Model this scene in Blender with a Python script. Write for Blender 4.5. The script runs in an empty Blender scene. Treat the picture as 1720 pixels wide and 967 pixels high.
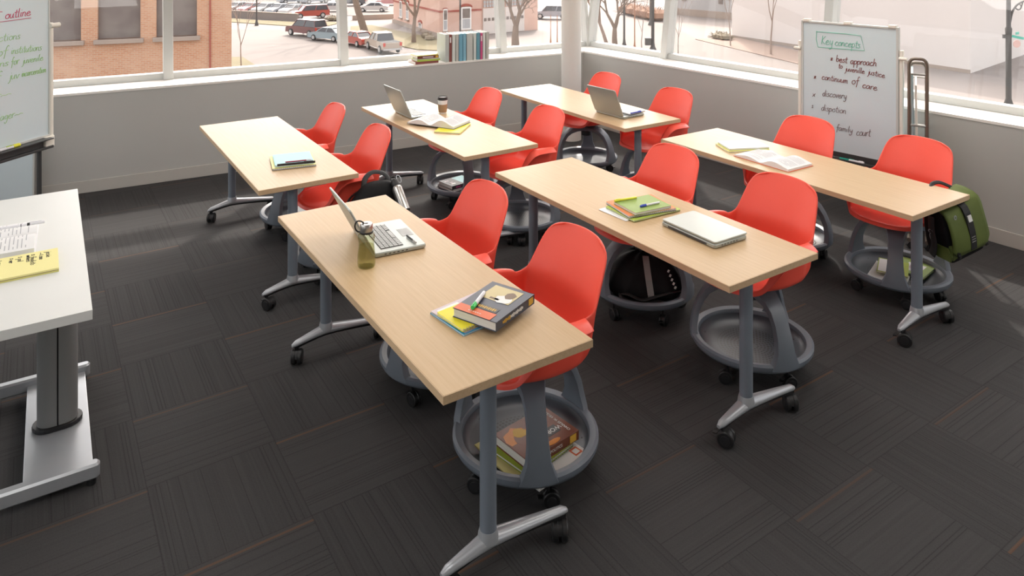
import bpy, bmesh, math, random
from math import sin, cos, pi, radians as R, sqrt, atan2
from mathutils import Vector, Matrix
random.seed(7)
SC = bpy.context.scene
COL = SC.collection
F = 1223.0; CX = 860.0; HY = -88.0; H = 2.116
TA = R(-56.8)                                   # heading of the long side of the tables
U = Vector((cos(TA), sin(TA), 0)); V = Vector((-sin(TA), cos(TA), 0))

def at(px, py, z=0.0):
    Y = (H - z) * F / (py - HY)
    return Vector(((px - CX) / F * Y, Y, z))
def gat(px, py):
    return at(px, py, -8.0)

# ---------------------------------------------------------------- materials
def mat(name, col=(.5,.5,.5), rough=.5, metal=0.0, spec=.5, coat=0.0, emit=None, estr=0.0):
    m = bpy.data.materials.new(name); m.use_nodes = True
    b = m.node_tree.nodes['Principled BSDF']
    b.inputs['Base Color'].default_value = (*col, 1)
    b.inputs['Roughness'].default_value = rough
    b.inputs['Metallic'].default_value = metal
    b.inputs['Specular IOR Level'].default_value = spec
    b.inputs['Coat Weight'].default_value = coat
    b.inputs['Coat Roughness'].default_value = .12
    if emit:
        b.inputs['Emission Color'].default_value = (*emit, 1); b.inputs['Emission Strength'].default_value = estr
    return m
class NT:
    def __init__(s, m): s.t = m.node_tree; s.b = s.t.nodes['Principled BSDF']
    def n(s, typ, **kw):
        x = s.t.nodes.new(typ)
        for k, v in kw.items(): setattr(x, k, v)
        return x
    def l(s, a, b): s.t.links.new(a, b)
    def math(s, op, a, b=None, c=None):
        x = s.n('ShaderNodeMath', operation=op)
        for i, q in enumerate((a, b, c)):
            if q is None: continue
            if isinstance(q, (int, float)): x.inputs[i].default_value = q
            else: s.l(q, x.inputs[i])
        return x.outputs[0]
    def mix(s, f, a, b):
        x = s.n('ShaderNodeMix', data_type='RGBA')
        for i, q in ((0, f), (6, a), (7, b)):
            if isinstance(q, (int, float)): x.inputs[i].default_value = q
            elif isinstance(q, tuple): x.inputs[i].default_value = (*q, 1)
            else: s.l(q, x.inputs[i])
        return x.outputs[2]
    def obj(s, scale=(1,1,1), rot=(0,0,0), loc=(0,0,0)):
        tc = s.n('ShaderNodeTexCoord'); mp = s.n('ShaderNodeMapping')
        mp.inputs['Scale'].default_value = scale; mp.inputs['Rotation'].default_value = rot; mp.inputs['Location'].default_value = loc
        s.l(tc.outputs['Object'], mp.inputs['Vector']); return mp.outputs[0]
    def noise(s, vec, scale=5, detail=2, rough=.5):
        x = s.n('ShaderNodeTexNoise'); x.inputs['Scale'].default_value = scale; x.inputs['Detail'].default_value = detail
        x.inputs['Roughness'].default_value = rough
        s.l(vec, x.inputs['Vector']); return x.outputs[0]
    def ramp(s, f, lo, hi):
        x = s.n('ShaderNodeMapRange'); x.inputs[1].default_value = lo; x.inputs[2].default_value = hi
        s.l(f, x.inputs[0]); return x.outputs[0]
    def bump(s, h, st=.2, d=.001):
        x = s.n('ShaderNodeBump'); x.inputs['Strength'].default_value = st; x.inputs['Distance'].default_value = d
        s.l(h, x.inputs['Height']); s.l(x.outputs[0], s.b.inputs['Normal'])
def noisy(name, c1, c2, scale=8, rough=.6, bump=0.0, stretch=(1,1,1), **kw):
    m = mat(name, c1, rough, **kw); t = NT(m)
    v = t.obj(stretch); f = t.noise(v, scale, 4)
    t.l(t.mix(t.ramp(f, .35, .65), c1, c2), t.b.inputs['Base Color'])
    if bump: t.bump(f, bump)
    return m

M = {}
M['red'] = noisy('chair_red_plastic', (.92,.10,.062), (.89,.092,.056), 3, .42, spec=.5)
def red_fix(m):
    t = NT(m); v = t.obj((1,1,1)); f = t.noise(v, 420, 2); t.bump(f, .12, .0006)
red_fix(M['red'])
M['base'] = noisy('chair_base_grey_plastic', (.16,.185,.22), (.15,.175,.21), 4, .42)
M['hub'] = mat('hub_dark', (.04,.045,.05), .45)
M['black'] = mat('black_rubber', (.012,.012,.013), .45)
M['blackm'] = mat('black_satin', (.02,.02,.022), .35)
M['tube'] = noisy('leg_tube_grey', (.22,.255,.30), (.21,.245,.29), 3, .33, metal=.2)
M['foot'] = noisy('foot_polished', (.44,.46,.48), (.40,.42,.45), 3, .33, metal=.35)
M['steel'] = noisy('brushed_steel', (.55,.54,.52), (.45,.44,.42), 30, .28, stretch=(1,1,12), metal=.9)
M['alu'] = noisy('laptop_aluminium', (.42,.45,.42), (.40,.43,.40), 4, .35, metal=.35)
M['key'] = mat('keys_grey', (.42,.43,.42), .5)
M['keygap'] = mat('key_gap', (.05,.05,.05), .6)
M['screen'] = mat('screen_dark', (.02,.025,.03), .12)
M['paper'] = mat('paper', (.80,.80,.80), .8)
M['pageedge'] = noisy('page_edges', (.74,.72,.68), (.60,.58,.54), 3, .8, stretch=(1,1,160))
M['white'] = mat('white_plastic', (.80,.80,.78), .4)
M['cream'] = mat('cream_frame', (.80,.76,.68), .45)
M['wallmat'] = noisy('wall_grey_paint', (.48,.475,.45), (.47,.465,.44), 2, .75)
M['basebd'] = mat('baseboard_grey', (.50,.48,.44), .55)
M['sill'] = noisy('sill_white', (.84,.81,.76), (.82,.79,.74), 3, .45)
M['frame'] = mat('window_frame_grey', (.56,.57,.55), .4)
M['colmat'] = noisy('column_white', (.74,.72,.68), (.72,.70,.66), 2, .6)
M['ceil'] = mat('ceiling_white', (.78,.77,.75), .8)
M['lamp'] = mat('fill_lamp_panel', (.9,.9,.9), .5, emit=(1.0,.97,.93), estr=4.8)  # glow of the added ceiling fill panels
M['boardw'] = noisy('whiteboard_surface', (.64,.73,.77), (.62,.72,.76), 2, .2)
M['deskw'] = noisy('desk_white_laminate', (.68,.69,.67), (.67,.68,.66), 5, .45)
M['traydark'] = mat('tray_charcoal', (.045,.045,.045), .4)
M['bronze'] = mat('rack_bronze', (.20,.165,.135), .35, metal=.6)
M['bluepanel'] = mat('pale_blue_panel', (.45,.60,.64), .35)
M['ink_red'] = mat('ink_maroon', (.22,.05,.045), .6)
M['ink_pink'] = mat('ink_crimson', (.60,.10,.18), .6)
M['ink_dark'] = mat('ink_dark_brown', (.17,.10,.10), .6)
M['ink_green'] = mat('ink_green', (.12,.52,.36), .6)
M['ink_lime'] = mat('ink_lime', (.36,.62,.24), .6)
M['ink_black'] = mat('ink_black', (.03,.03,.035), .6)
M['print'] = mat('print_grey', (.45,.46,.48), .8)

def carpet():
    m = mat('carpet_tiles', (.05,.05,.05), .95, spec=.15); t = NT(m)
    tc = t.n('ShaderNodeTexCoord'); sp = t.n('ShaderNodeSeparateXYZ')
    T = .495
    mp = t.n('ShaderNodeMapping', vector_type='TEXTURE')
    mp.inputs['Location'].default_value = (1.039, 2.704, 0); mp.inputs['Rotation'].default_value = (0, 0, R(33.4)); mp.inputs['Scale'].default_value = (T, T, 1)
    t.l(tc.outputs['Object'], mp.inputs['Vector']); t.l(mp.outputs[0], sp.inputs[0])
    x, y = sp.outputs[0], sp.outputs[1]
    ix, iy = t.math('FLOOR', x), t.math('FLOOR', y)
    fx, fy = t.math('SUBTRACT', x, ix), t.math('SUBTRACT', y, iy)
    par = t.math('MODULO', t.math('ADD', t.math('ADD', ix, iy), 1000.0), 2.0)     # 0 or 1
    # tile (0,-1) lies below the first orange line, parity 1: stripes along x
    par = t.math('ROUND', par)
    inv = t.math('SUBTRACT', 1.0, par)
    a = t.math('ADD', t.math('MULTIPLY', fy, par), t.math('MULTIPLY', fx, inv))      # across stripes
    b = t.math('ADD', t.math('MULTIPLY', fx, par), t.math('MULTIPLY', fy, inv))      # along stripes
    cid = t.math('ADD', t.math('MULTIPLY', ix, 7.13), t.math('MULTIPLY', iy, 3.77))
    # fine lines
    cmb = t.n('ShaderNodeCombineXYZ'); t.l(t.math('MULTIPLY', a, 42.0), cmb.inputs[0]); t.l(t.math('MULTIPLY', b, .35), cmb.inputs[1]); t.l(cid, cmb.inputs[2])
    n1 = t.noise(cmb.outputs[0], 1.0, 2, .6)
    cm2 = t.n('ShaderNodeCombineXYZ'); t.l(t.math('ADD', t.math('MULTIPLY', t.math('FLOOR', t.math('MULTIPLY', a, 36.0)), 1.37), cid), cm2.inputs[0])
    wn = t.n('ShaderNodeTexWhiteNoise'); wn.noise_dimensions = '3D'; t.l(cm2.outputs[0], wn.inputs['Vector'])
    frl = t.math('FRACT', t.math('MULTIPLY', a, 36.0))
    line = t.math('MULTIPLY', t.math('GREATER_THAN', wn.outputs[0], .70), t.math('LESS_THAN', frl, .26))
    seam = t.math('LESS_THAN', t.math('MINIMUM', t.math('MINIMUM', fx, fy), t.math('MINIMUM', t.math('SUBTRACT', 1.0, fx), t.math('SUBTRACT', 1.0, fy))), .004)
    pile = t.noise(tc.outputs['Object'], 190, 3, .75)
    c0 = t.mix(t.ramp(n1, .3, .7), (.043,.0425,.043), (.056,.055,.055))
    c1 = t.mix(t.math('MULTIPLY', t.math('MAXIMUM', line, seam), .6), t.mix(t.math('MULTIPLY', par, .25), c0, (.07,.068,.068)), (.020,.019,.019))
    c2 = t.mix(t.math('MULTIPLY', t.ramp(pile, .35, .72), .5), c1, (.075,.073,.074))
    # orange accent line at the far end of the parity-1 tiles (fy near 1)
    ob = t.math('ABSOLUTE', t.math('SUBTRACT', fy, .955))
    org = t.math('MULTIPLY', t.math('LESS_THAN', ob, .011), par)
    wn2 = t.n('ShaderNodeTexWhiteNoise'); cm3 = t.n('ShaderNodeCombineXYZ'); t.l(ix, cm3.inputs[0]); t.l(iy, cm3.inputs[1]); wn2.noise_dimensions = '3D'
    t.l(cm3.outputs[0], wn2.inputs['Vector'])
    org = t.math('MULTIPLY', org, t.ramp(wn2.outputs[0], -.1, .6))
    c3 = t.mix(t.math('MULTIPLY', org, .34), c2, (.20,.085,.03))
    t.l(c3, t.b.inputs['Base Color'])
    t.bump(pile, .5, .003)
    return m
M['carpet'] = carpet()

def wood():
    m = mat('maple_laminate', (.7,.5,.32), .33, spec=.28); t = NT(m)
    v = t.obj((1.2, 26, 26)); f = t.noise(v, 3.0, 5, .6)
    v2 = t.obj((1, 3, 3)); g = t.noise(v2, 2.0, 2)
    c = t.mix(t.ramp(f, .25, .75), (.53,.365,.205), (.62,.45,.27))
    c = t.mix(t.math('MULTIPLY', t.ramp(g, .3, .7), .3), c, (.58,.40,.23))
    t.l(c, t.b.inputs['Base Color']); t.b.inputs['Roughness'].default_value = .42
    t.bump(f, .05, .0005)
    return m
M['wood'] = wood()
M['woodedge'] = noisy('maple_edge_band', (.60,.43,.265), (.55,.385,.23), 3, .45, stretch=(2,30,40))

def tray_mat():
    m = mat('perforated_tray', (.055,.066,.082), .4); t = NT(m)
    tc = t.n('ShaderNodeTexCoord'); sp = t.n('ShaderNodeSeparateXYZ'); t.l(tc.outputs['Object'], sp.inputs[0])
    x, y = sp.outputs[0], sp.outputs[1]
    r = t.math('SQRT', t.math('ADD', t.math('MULTIPLY', x, x), t.math('MULTIPLY', y, y)))
    th = t.math('ADD', t.math('ARCTAN2', y, x), pi)
    P = .0165
    ri = t.math('ROUND', t.math('DIVIDE', r, P))
    dr = t.math('SUBTRACT', r, t.math('MULTIPLY', ri, P))
    cnt = t.math('MULTIPLY', ri, 6.0)
    tt = t.math('ADD', t.math('MULTIPLY', t.math('DIVIDE', th, 2*pi), cnt), t.math('MULTIPLY', ri, .3))
    dt = t.math('SUBTRACT', tt, t.math('ROUND', tt))
    da = t.math('MULTIPLY', t.math('DIVIDE', dt, cnt), t.math('MULTIPLY', r, 2*pi))
    d = t.math('SQRT', t.math('ADD', t.math('MULTIPLY', dr, dr), t.math('MULTIPLY', da, da)))
    dot = t.math('MULTIPLY', t.math('LESS_THAN', d, .0054), t.math('MULTIPLY', t.math('LESS_THAN', r, .166), t.math('GREATER_THAN', r, .024)))
    t.l(t.mix(dot, (.055,.066,.082), (.008,.008,.009)), t.b.inputs['Base Color'])
    return m
M['tray'] = tray_mat()

def clear_mat(name, col, base=.03, edge=.6, rough=.02, gcol=(1,1,1)):
    """thin clear sheet: transparent, with a reflection that grows towards grazing angles (same from both sides)"""
    m = bpy.data.materials.new(name); m.use_nodes = True
    nt = m.node_tree; nt.nodes.clear()
    o = nt.nodes.new('ShaderNodeOutputMaterial'); mx = nt.nodes.new('ShaderNodeMixShader'); lw = nt.nodes.new('ShaderNodeLayerWeight')
    pw = nt.nodes.new('ShaderNodeMath'); pw.operation = 'POWER'; pw.inputs[1].default_value = 4.0
    ma = nt.nodes.new('ShaderNodeMath'); ma.operation = 'MULTIPLY_ADD'; ma.inputs[1].default_value = edge; ma.inputs[2].default_value = base
    tr = nt.nodes.new('ShaderNodeBsdfTransparent'); gl = nt.nodes.new('ShaderNodeBsdfGlossy')
    tr.inputs[0].default_value = (*col, 1); gl.inputs['Roughness'].default_value = rough; gl.inputs['Color'].default_value = (*gcol, 1); lw.inputs[0].default_value = .5
    nt.links.new(lw.outputs['Facing'], pw.inputs[0]); nt.links.new(pw.outputs[0], ma.inputs[0])
    nt.links.new(ma.outputs[0], mx.inputs[0]); nt.links.new(tr.outputs[0], mx.inputs[1]); nt.links.new(gl.outputs[0], mx.inputs[2]); nt.links.new(mx.outputs[0], o.inputs[0])
    return m
M['glass'] = clear_mat('window_glass', (.90,.90,.90), .02, .30)
M['btl'] = clear_mat('olive_bottle_plastic', (.80,.81,.68), .06, .5, .08, (.8,.8,.75))
M['water'] = clear_mat('bottle_water', (.90,.90,.74), .02, .4, .03)

def brick(name, c1, c2, mort, sc=1.0):
    m = mat(name, c1, .9); t = NT(m)
    tc = t.n('ShaderNodeTexCoord'); sp = t.n('ShaderNodeSeparateXYZ'); t.l(tc.outputs['Object'], sp.inputs[0])
    cb = t.n('ShaderNodeCombineXYZ'); t.l(t.math('ADD', sp.outputs[0], sp.outputs[1]), cb.inputs[0]); t.l(sp.outputs[2], cb.inputs[1])
    b = t.n('ShaderNodeTexBrick'); b.inputs['Scale'].default_value = 1.0 * sc
    b.inputs['Brick Width'].default_value = .23; b.inputs['Row Height'].default_value = .085; b.inputs['Mortar Size'].default_value = .012
    b.inputs['Color1'].default_value = (*c1, 1); b.inputs['Color2'].default_value = (*c2, 1); b.inputs['Mortar'].default_value = (*mort, 1)
    t.l(cb.outputs[0], b.inputs['Vector'])
    n = t.noise(tc.outputs['Object'], .5, 4)
    t.l(t.mix(t.math('MULTIPLY', t.ramp(n, .45, .8), .5), b.outputs[0], tuple(min(1, q*1.25) for q in mort)), t.b.inputs['Base Color'])
    return m

# ---------------------------------------------------------------- mesh builder
class MB:
    def __init__(s): s.v = []; s.f = []; s.mi = []; s.ms = []
    def _m(s, m):
        if m not in s.ms: s.ms.append(m)
        return s.ms.index(m)
    def add(s, vs, fs, m, X=None):
        o = len(s.v); i = s._m(m)
        s.v += [(X @ Vector(p)) if X else Vector(p) for p in vs]
        for f in fs: s.f.append(tuple(o + q for q in f)); s.mi.append(i)
        return s
    def box(s, c, d, m, rz=0, X=None, rx=0, ry=0):
        hx, hy, hz = d[0]/2, d[1]/2, d[2]/2
        vs = [(a*hx, b*hy, e*hz) for a in (-1,1) for b in (-1,1) for e in (-1,1)]
        fs = [(0,1,3,2), (4,6,7,5), (0,4,5,1), (2,3,7,6), (0,2,6,4), (1,5,7,3)]
        T = Matrix.Translation(c) @ Matrix.Rotation(rz, 4, 'Z') @ Matrix.Rotation(ry, 4, 'Y') @ Matrix.Rotation(rx, 4, 'X')
        if X: T = X @ T
        return s.add(vs, fs, m, T)
    def rbox(s, c, d, m, r=.01, n=3, rz=0, X=None, rx=0, ry=0):
        """box with rounded vertical edges and slightly chamfered top and bottom"""
        hx, hy, hz = d[0]/2, d[1]/2, d[2]/2; r = min(r, hx*.99, hy*.99)
        out = []
        for k, (sx, sy) in enumerate(((1,1), (-1,1), (-1,-1), (1,-1))):
            for j in range(n+1):
                a = pi/2*k + pi/2*j/n
                out.append((sx*(hx-r), sy*(hy-r), cos(a), sin(a)))
        ch = min(r*.4, hz*.45)
        rings = [[(x+(r-ch)*ca, y+(r-ch)*sa, -hz) for x, y, ca, sa in out], [(x+r*ca, y+r*sa, -hz+ch) for x, y, ca, sa in out],
                 [(x+r*ca, y+r*sa, hz-ch) for x, y, ca, sa in out], [(x+(r-ch)*ca, y+(r-ch)*sa, hz) for x, y, ca, sa in out]]
        T = Matrix.Translation(c) @ Matrix.Rotation(rz, 4, 'Z') @ Matrix.Rotation(ry, 4, 'Y') @ Matrix.Rotation(rx, 4, 'X')
        if X: T = X @ T
        return s.loft(rings, m, T)
    def loft(s, rings, m, X=None, close=True, caps=True):
        n = len(rings[0]); vs = [p for r in rings for p in r]; fs = []
        for i in range(len(rings)-1):
            for j in range(n if close else n-1):
                k = (j+1) % n
                fs.append((i*n+j, i*n+k, (i+1)*n+k, (i+1)*n+j))
        if caps:
            fs.append(tuple(range(n-1, -1, -1))); o = (len(rings)-1)*n; fs.append(tuple(range(o, o+n)))
        return s.add(vs, fs, m, X)
    def lathe(s, prof, m, n=24, X=None, caps=True):
        return s.loft([[(r*cos(2*pi*j/n), r*sin(2*pi*j/n), z) for j in range(n)] for r, z in prof], m, X, caps=caps)
    def cyl(s, c, r, h, m, n=20, X=None, ax='Z', r2=None):
        T = Matrix.Translation(c)
        if ax == 'X': T = T @ Matrix.Rotation(pi/2, 4, 'Y')
        if ax == 'Y': T = T @ Matrix.Rotation(-pi/2, 4, 'X')
        if X: T = X @ T
        r2 = r if r2 is None else r2; e = min(r*.12, h*.2)
        return s.lathe([(r-e, -h/2), (r, -h/2+e), (r2, h/2-e), (r2-e, h/2)], m, n, T)
    def tube(s, pts, r, m, n=10, X=None, caps=True, close=False, flat=1.0, up=(0,0,1)):
        P = [Vector(p) for p in pts]; rs = r if isinstance(r, (list, tuple)) else [r]*len(P)
        rings = []; prev = None
        for i, p in enumerate(P):
            if close: t = P[(i+1) % len(P)] - P[i-1]
            else: t = P[min(i+1, len(P)-1)] - P[max(i-1, 0)]
            if t.length < 1e-9: t = Vector((0,0,1))
            t.normalize()
            if prev is None:
                a = Vector(up); a = a - t*a.dot(t)
                if a.length < .05: a = Vector((1,0,0)) - t*t.x
                if a.length < .05: a = Vector((0,1,0)) - t*t.y
            else:
                a = prev - t*prev.dot(t)
                if a.length < 1e-4: a = Vector((1,0,0)) - t*t.x
            a.normalize(); prev = a; b = t.cross(a)
            rings.append([tuple(p + a*(rs[i]*flat*cos(2*pi*j/n)) + b*(rs[i]*sin(2*pi*j/n))) for j in range(n)])
        if close:
            rings.append(rings[0]); return s.loft(rings, m, X, caps=False)
        return s.loft(rings, m, X, caps=caps)
    def prism(s, pts, z0, z1, m, X=None):
        return s.loft([[(x, y, z0) for x, y in pts], [(x, y, z1) for x, y in pts]], m, X)
    def plate(s, pts, th, m, X=None):
        """outline in x,z extruded along y (0..th)"""
        return s.loft([[(x, 0, z) for x, z in pts], [(x, th, z) for x, z in pts]], m, X)
    def build(s, name, parent=None, smooth=False, bevel=0, sub=0, solid=0, ang=40, loc=None, rz=None):
        me = bpy.data.meshes.new(name); me.from_pydata([tuple(p) for p in s.v], [], s.f)
        for m in s.ms: me.materials.append(m if not isinstance(m, str) else M[m])
        me.polygons.foreach_set('material_index', s.mi)
        bm = bmesh.new(); bm.from_mesh(me); bmesh.ops.remove_doubles(bm, verts=bm.verts, dist=1e-6)
        bmesh.ops.recalc_face_normals(bm, faces=bm.faces); bm.to_mesh(me); bm.free()
        o = bpy.data.objects.new(name, me); COL.objects.link(o)
        if parent: o.parent = parent
        if loc is not None: o.location = loc
        if rz is not None: o.rotation_euler = (0, 0, rz)
        if solid:
            k = o.modifiers.new('solid', 'SOLIDIFY'); k.thickness = solid; k.offset = 0
        if bevel:
            k = o.modifiers.new('bevel', 'BEVEL'); k.width = bevel; k.segments = 2; k.limit_method = 'ANGLE'; k.angle_limit = R(35); k.harden_normals = False
        if sub:
            k = o.modifiers.new('sub', 'SUBSURF'); k.levels = sub; k.render_levels = sub
        if smooth:
            me.polygons.foreach_set('use_smooth', [True]*len(me.polygons))
            if ang and not sub: me.set_sharp_from_angle(angle=R(ang))
        return o
def thing(name, label, cat, loc=(0,0,0), rz=0, group=None, kind=None):
    o = bpy.data.objects.new(name, None); COL.objects.link(o); o.empty_display_size = .1
    o.location = loc; o.rotation_euler = (0, 0, rz)
    if kind: o['kind'] = kind
    tag(o, label, cat, group); return o
def tag(o, label=None, cat=None, group=None, kind=None):
    if label: o['label'] = label
    if cat: o['category'] = cat
    if group: o['group'] = group
    if kind: o['kind'] = kind
    return o
def struct(o, label=None):
    o['kind'] = 'structure'
    if label: o['label'] = label
    return o
def kids(o): return [c for c in bpy.data.objects if c.parent == o]
def dup(root, loc, rz, label, group=None):
    def cp(o, par):
        c = o.copy(); COL.objects.link(c); c.parent = par
        for ch in kids(o):
            if ch is not c: cp(ch, c)
        return c
    ch0 = kids(root)
    r = root.copy(); COL.objects.link(r); r.location = loc; r.rotation_euler = (root.rotation_euler[0], root.rotation_euler[1], rz)
    r['label'] = label
    if group: r['group'] = group
    for ch in ch0: cp(ch, r)
    return r
def smoothline(pts, k=4):
    P = [Vector((*p, 0)) if len(p) == 2 else Vector(p) for p in pts]
    if len(P) < 3: return P
    out = []
    for i in range(len(P)-1):
        p0, p1, p2, p3 = P[max(i-1,0)], P[i], P[i+1], P[min(i+2, len(P)-1)]
        for j in range(k):
            t = j/k
            out.append(.5*((2*p1)+(p2-p0)*t+(2*p0-5*p1+4*p2-p3)*t*t+(3*p1-p0-3*p2+p3)*t**3))
    out.append(P[-1]); return out
def interp(tab, t):
    for (a, x), (b, y) in zip(tab, tab[1:]):
        if t <= b: 
            k = (t-a)/(b-a) if b > a else 0
            return x + (y-x)*k
    return tab[-1][1]

# single stroke handwriting
G = {
'a':([[(.8,.85),(.45,1),(.1,.7),(.08,.25),(.35,0),(.65,.25),(.8,.9),(.78,.25),(1.0,.05)]],1.0),
'b':([[(.15,2),(.12,.9),(.12,0),(.15,.6),(.5,1),(.82,.6),(.6,.05),(.15,.08)]],.95),
'c':([[(.78,.85),(.45,1),(.1,.6),(.15,.12),(.5,0),(.85,.2)]],.9),
'd':([[(.75,.8),(.4,1),(.08,.5),(.3,0),(.68,.25),(.85,2),(.8,.25),(1.0,.05)]],1.0),
'e':([[(.1,.5),(.75,.62),(.5,1),(.12,.6),(.2,.1),(.6,0),(.95,.25)]],.92),
'f':([[(.75,1.75),(.55,2),(.38,1.5),(.35,.3),(.3,-.7)],[(.05,.95),(.75,1.0)]],.7),
'g':([[(.78,.85),(.4,1),(.1,.6),(.3,.1),(.7,.3),(.8,.95),(.75,-.4),(.4,-.95),(.1,-.6)]],.95),
'h':([[(.15,2),(.12,0),(.2,.6),(.5,1),(.75,.7),(.75,.1),(.95,.05)]],.95),
'i':([[(.2,1),(.18,.2),(.35,.02)],[(.25,1.5),(.27,1.55)]],.45),
'j':([[(.4,1),(.36,-.5),(.05,-.9)],[(.42,1.5),(.44,1.55)]],.5),
'k':([[(.15,2),(.12,0)],[(.75,1),(.15,.45),(.8,0)]],.85),
'l':([[(.2,2),(.16,.25),(.35,0)]],.45),
'm':([[(.1,1),(.1,0),(.15,.7),(.38,1),(.5,.7),(.5,0),(.55,.7),(.78,1),(.92,.7),(.92,.1),(1.1,0)]],1.15),
'n':([[(.1,1),(.1,0),(.15,.7),(.45,1),(.68,.7),(.68,.1),(.85,0)]],.9),
'o':([[(.5,1),(.12,.75),(.12,.25),(.45,0),(.8,.3),(.75,.8),(.5,1),(.7,.95)]],.9),
'p':([[(.1,1),(.1,-1)],[(.1,.7),(.45,1),(.78,.7),(.65,.15),(.12,.1)]],.9),
'q':([[(.75,.85),(.4,1),(.1,.6),(.35,.05),(.75,.4),(.78,-1)]],.9),
'r':([[(.12,1),(.12,0),(.15,.6),(.45,1),(.7,.9)]],.7),
's':([[(.65,.9),(.35,1),(.15,.75),(.55,.4),(.55,.1),(.25,0),(.05,.12)]],.75),
't':([[(.35,1.75),(.3,.2),(.5,0),(.7,.1)],[(.02,1.15),(.7,1.2)]],.7),
'u':([[(.1,1),(.1,.3),(.3,0),(.6,.3),(.72,1),(.7,.2),(.9,.02)]],.92),
'v':([[(.08,1),(.35,0),(.65,.95),(.8,.85)]],.8),
'w':([[(.08,1),(.25,0),(.5,.8),(.72,0),(.95,1)]],1.0),
'x':([[(.1,1),(.75,0)],[(.75,1),(.08,0)]],.8),
'y':([[(.1,1),(.15,.4),(.4,.15),(.7,.5),(.75,1),(.65,-.5),(.3,-.95),(.05,-.6)]],.9),
'z':([[(.1,1),(.75,1),(.1,0),(.8,.02)]],.85),
'K':([[(.15,1.9),(.12,0)],[(.85,1.8),(.18,.85),(.95,.05)]],1.0),
'*':([[(.1,1.2),(.75,.3)],[(.7,1.25),(.15,.25)],[(.42,1.4),(.4,.1)]],1.1),
'1':([[(.15,1.0),(.4,1.4),(.4,.1)],[(.05,.1),(.75,.12)]],1.0),
'~':([[(0,.3),(.4,.55),(.9,.35),(1.5,.6),(2.1,.4)]],2.1),
'&':([[(.8,.1),(.2,1.2),(.45,1.6),(.6,1.2),(.1,.4),(.4,0),(.85,.5)]],1.0),
' ':([],.6)}
def write(mb, text, p0, p1, m, w=.0045, xh=None, up=Vector((0,0,1)), off=Vector((0,0,0)), slant=.15):
    """handwritten words from p0 to p1 (3-D, baseline), height direction up"""
    p0 = Vector(p0); p1 = Vector(p1); tot = sum(G[c][1] for c in text); d = p1 - p0; L = d.length; d.normalize()
    kx = L/tot; kz = xh if xh else kx
    x = 0
    for c in text:
        st, adv = G[c]
        for q in st:
            pts = [p0 + off + d*((x + a + b*slant)*kx) + up*(b*kz) for a, b in (smoothline(q, 3) and [(v.x, v.y) for v in smoothline(q, 3)])]
            mb.tube(pts, w/2, m, 5)
        x += adv
    return mb
def font_text(body, size, m, parent, name, T, ext=.0004):
    cu = bpy.data.curves.new('txt', 'FONT'); cu.body = body; cu.size = size; cu.extrude = ext; cu.align_x = 'CENTER'; cu.align_y = 'CENTER'
    ob = bpy.data.objects.new('txt', cu); COL.objects.link(ob)
    dg = bpy.context.evaluated_depsgraph_get(); me = bpy.data.meshes.new_from_object(ob.evaluated_get(dg))
    bpy.data.objects.remove(ob); me.materials.clear(); me.materials.append(M[m] if isinstance(m, str) else m)
    me.transform(T); o = bpy.data.objects.new(name, me); COL.objects.link(o); o.parent = parent
    return o
# ================================================================ ROOM
dL = Vector((.876,.482,0)).normalized(); nL = Vector((-dL.y, dL.x, 0))
dR = Vector((.589,-.808,0)).normalized(); nR = Vector((-dR.y, dR.x, 0))
WC = Vector((.8695, 8.798, 0)); SZ = .867; CH = 2.9
PL = WC - dL*8.5; PB = PL - nL*9.0; PR = WC + dR*12.0
LEAN = R(7.3)
def isect(P, d, Q, e):
    den = d.x*e.y - d.y*e.x
    t = ((Q.x-P.x)*e.y - (Q.y-P.y)*e.x)/den
    return P + d*t
OFFG = .33; TOP = CH + .02
def off_corner(o): return isect(WC + nL*o, dL, WC + nR*o, dR)
# floor
mb = MB(); pts = [(p.x, p.y) for p in (off_corner(.0)+Vector((0,0,0)), PR, PB, PL)]
mb.prism(pts[::-1], -.12, 0, 'carpet'); struct(mb.build('floor'), 'dark grey carpet tile floor with thin orange lines')
# ceiling (extends out over the leaning glazing)
cc = off_corner(.75)
mb = MB(); mb.prism([(p.x, p.y) for p in (PL + nL*.75, PB, PR, PR + nR*.75, cc)], CH, CH+.15, 'ceil'); struct(mb.build('ceiling'))
# low walls under the windows with deep sill boards
def low_wall(name, A, B, n, Bo, Ao):
    mb = MB(); mb.prism([(p.x, p.y) for p in (A, B, Bo, Ao)], -.12, SZ-.02, 'wallmat'); return struct(mb.build(name))
oc = off_corner(.46)
low_wall('wall_left', PL, WC, nL, oc, PL + nL*.46)
low_wall('wall_right', WC, PR, nR, PR + nR*.46, oc)
mb = MB(); mb.prism([(p.x, p.y) for p in (PL - nL*.006, WC - nL*.006 - dL*.004, oc, PL + nL*.46)], SZ-.02, SZ, 'sill'); struct(mb.build('trim_1'), 'white window sill along the left wall')
mb = MB(); mb.prism([(p.x, p.y) for p in (WC - nR*.006 + dR*.004, PR - nR*.006, PR + nR*.46, oc)], SZ-.02, SZ, 'sill'); struct(mb.build('trim_2'), 'white window sill along the right wall')
ci = isect(WC - nL*.012, dL, WC - nR*.012, dR)
mb = MB(); mb.prism([(p.x, p.y) for p in (PL, WC, ci, PL - nL*.012)], 0, .105, 'basebd'); struct(mb.build('baseboard_left', bevel=.003))
mb = MB(); mb.prism([(p.x, p.y) for p in (WC, PR, PR - nR*.012, ci)], 0, .105, 'basebd'); struct(mb.build('baseboard_right', bevel=.003))
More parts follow.
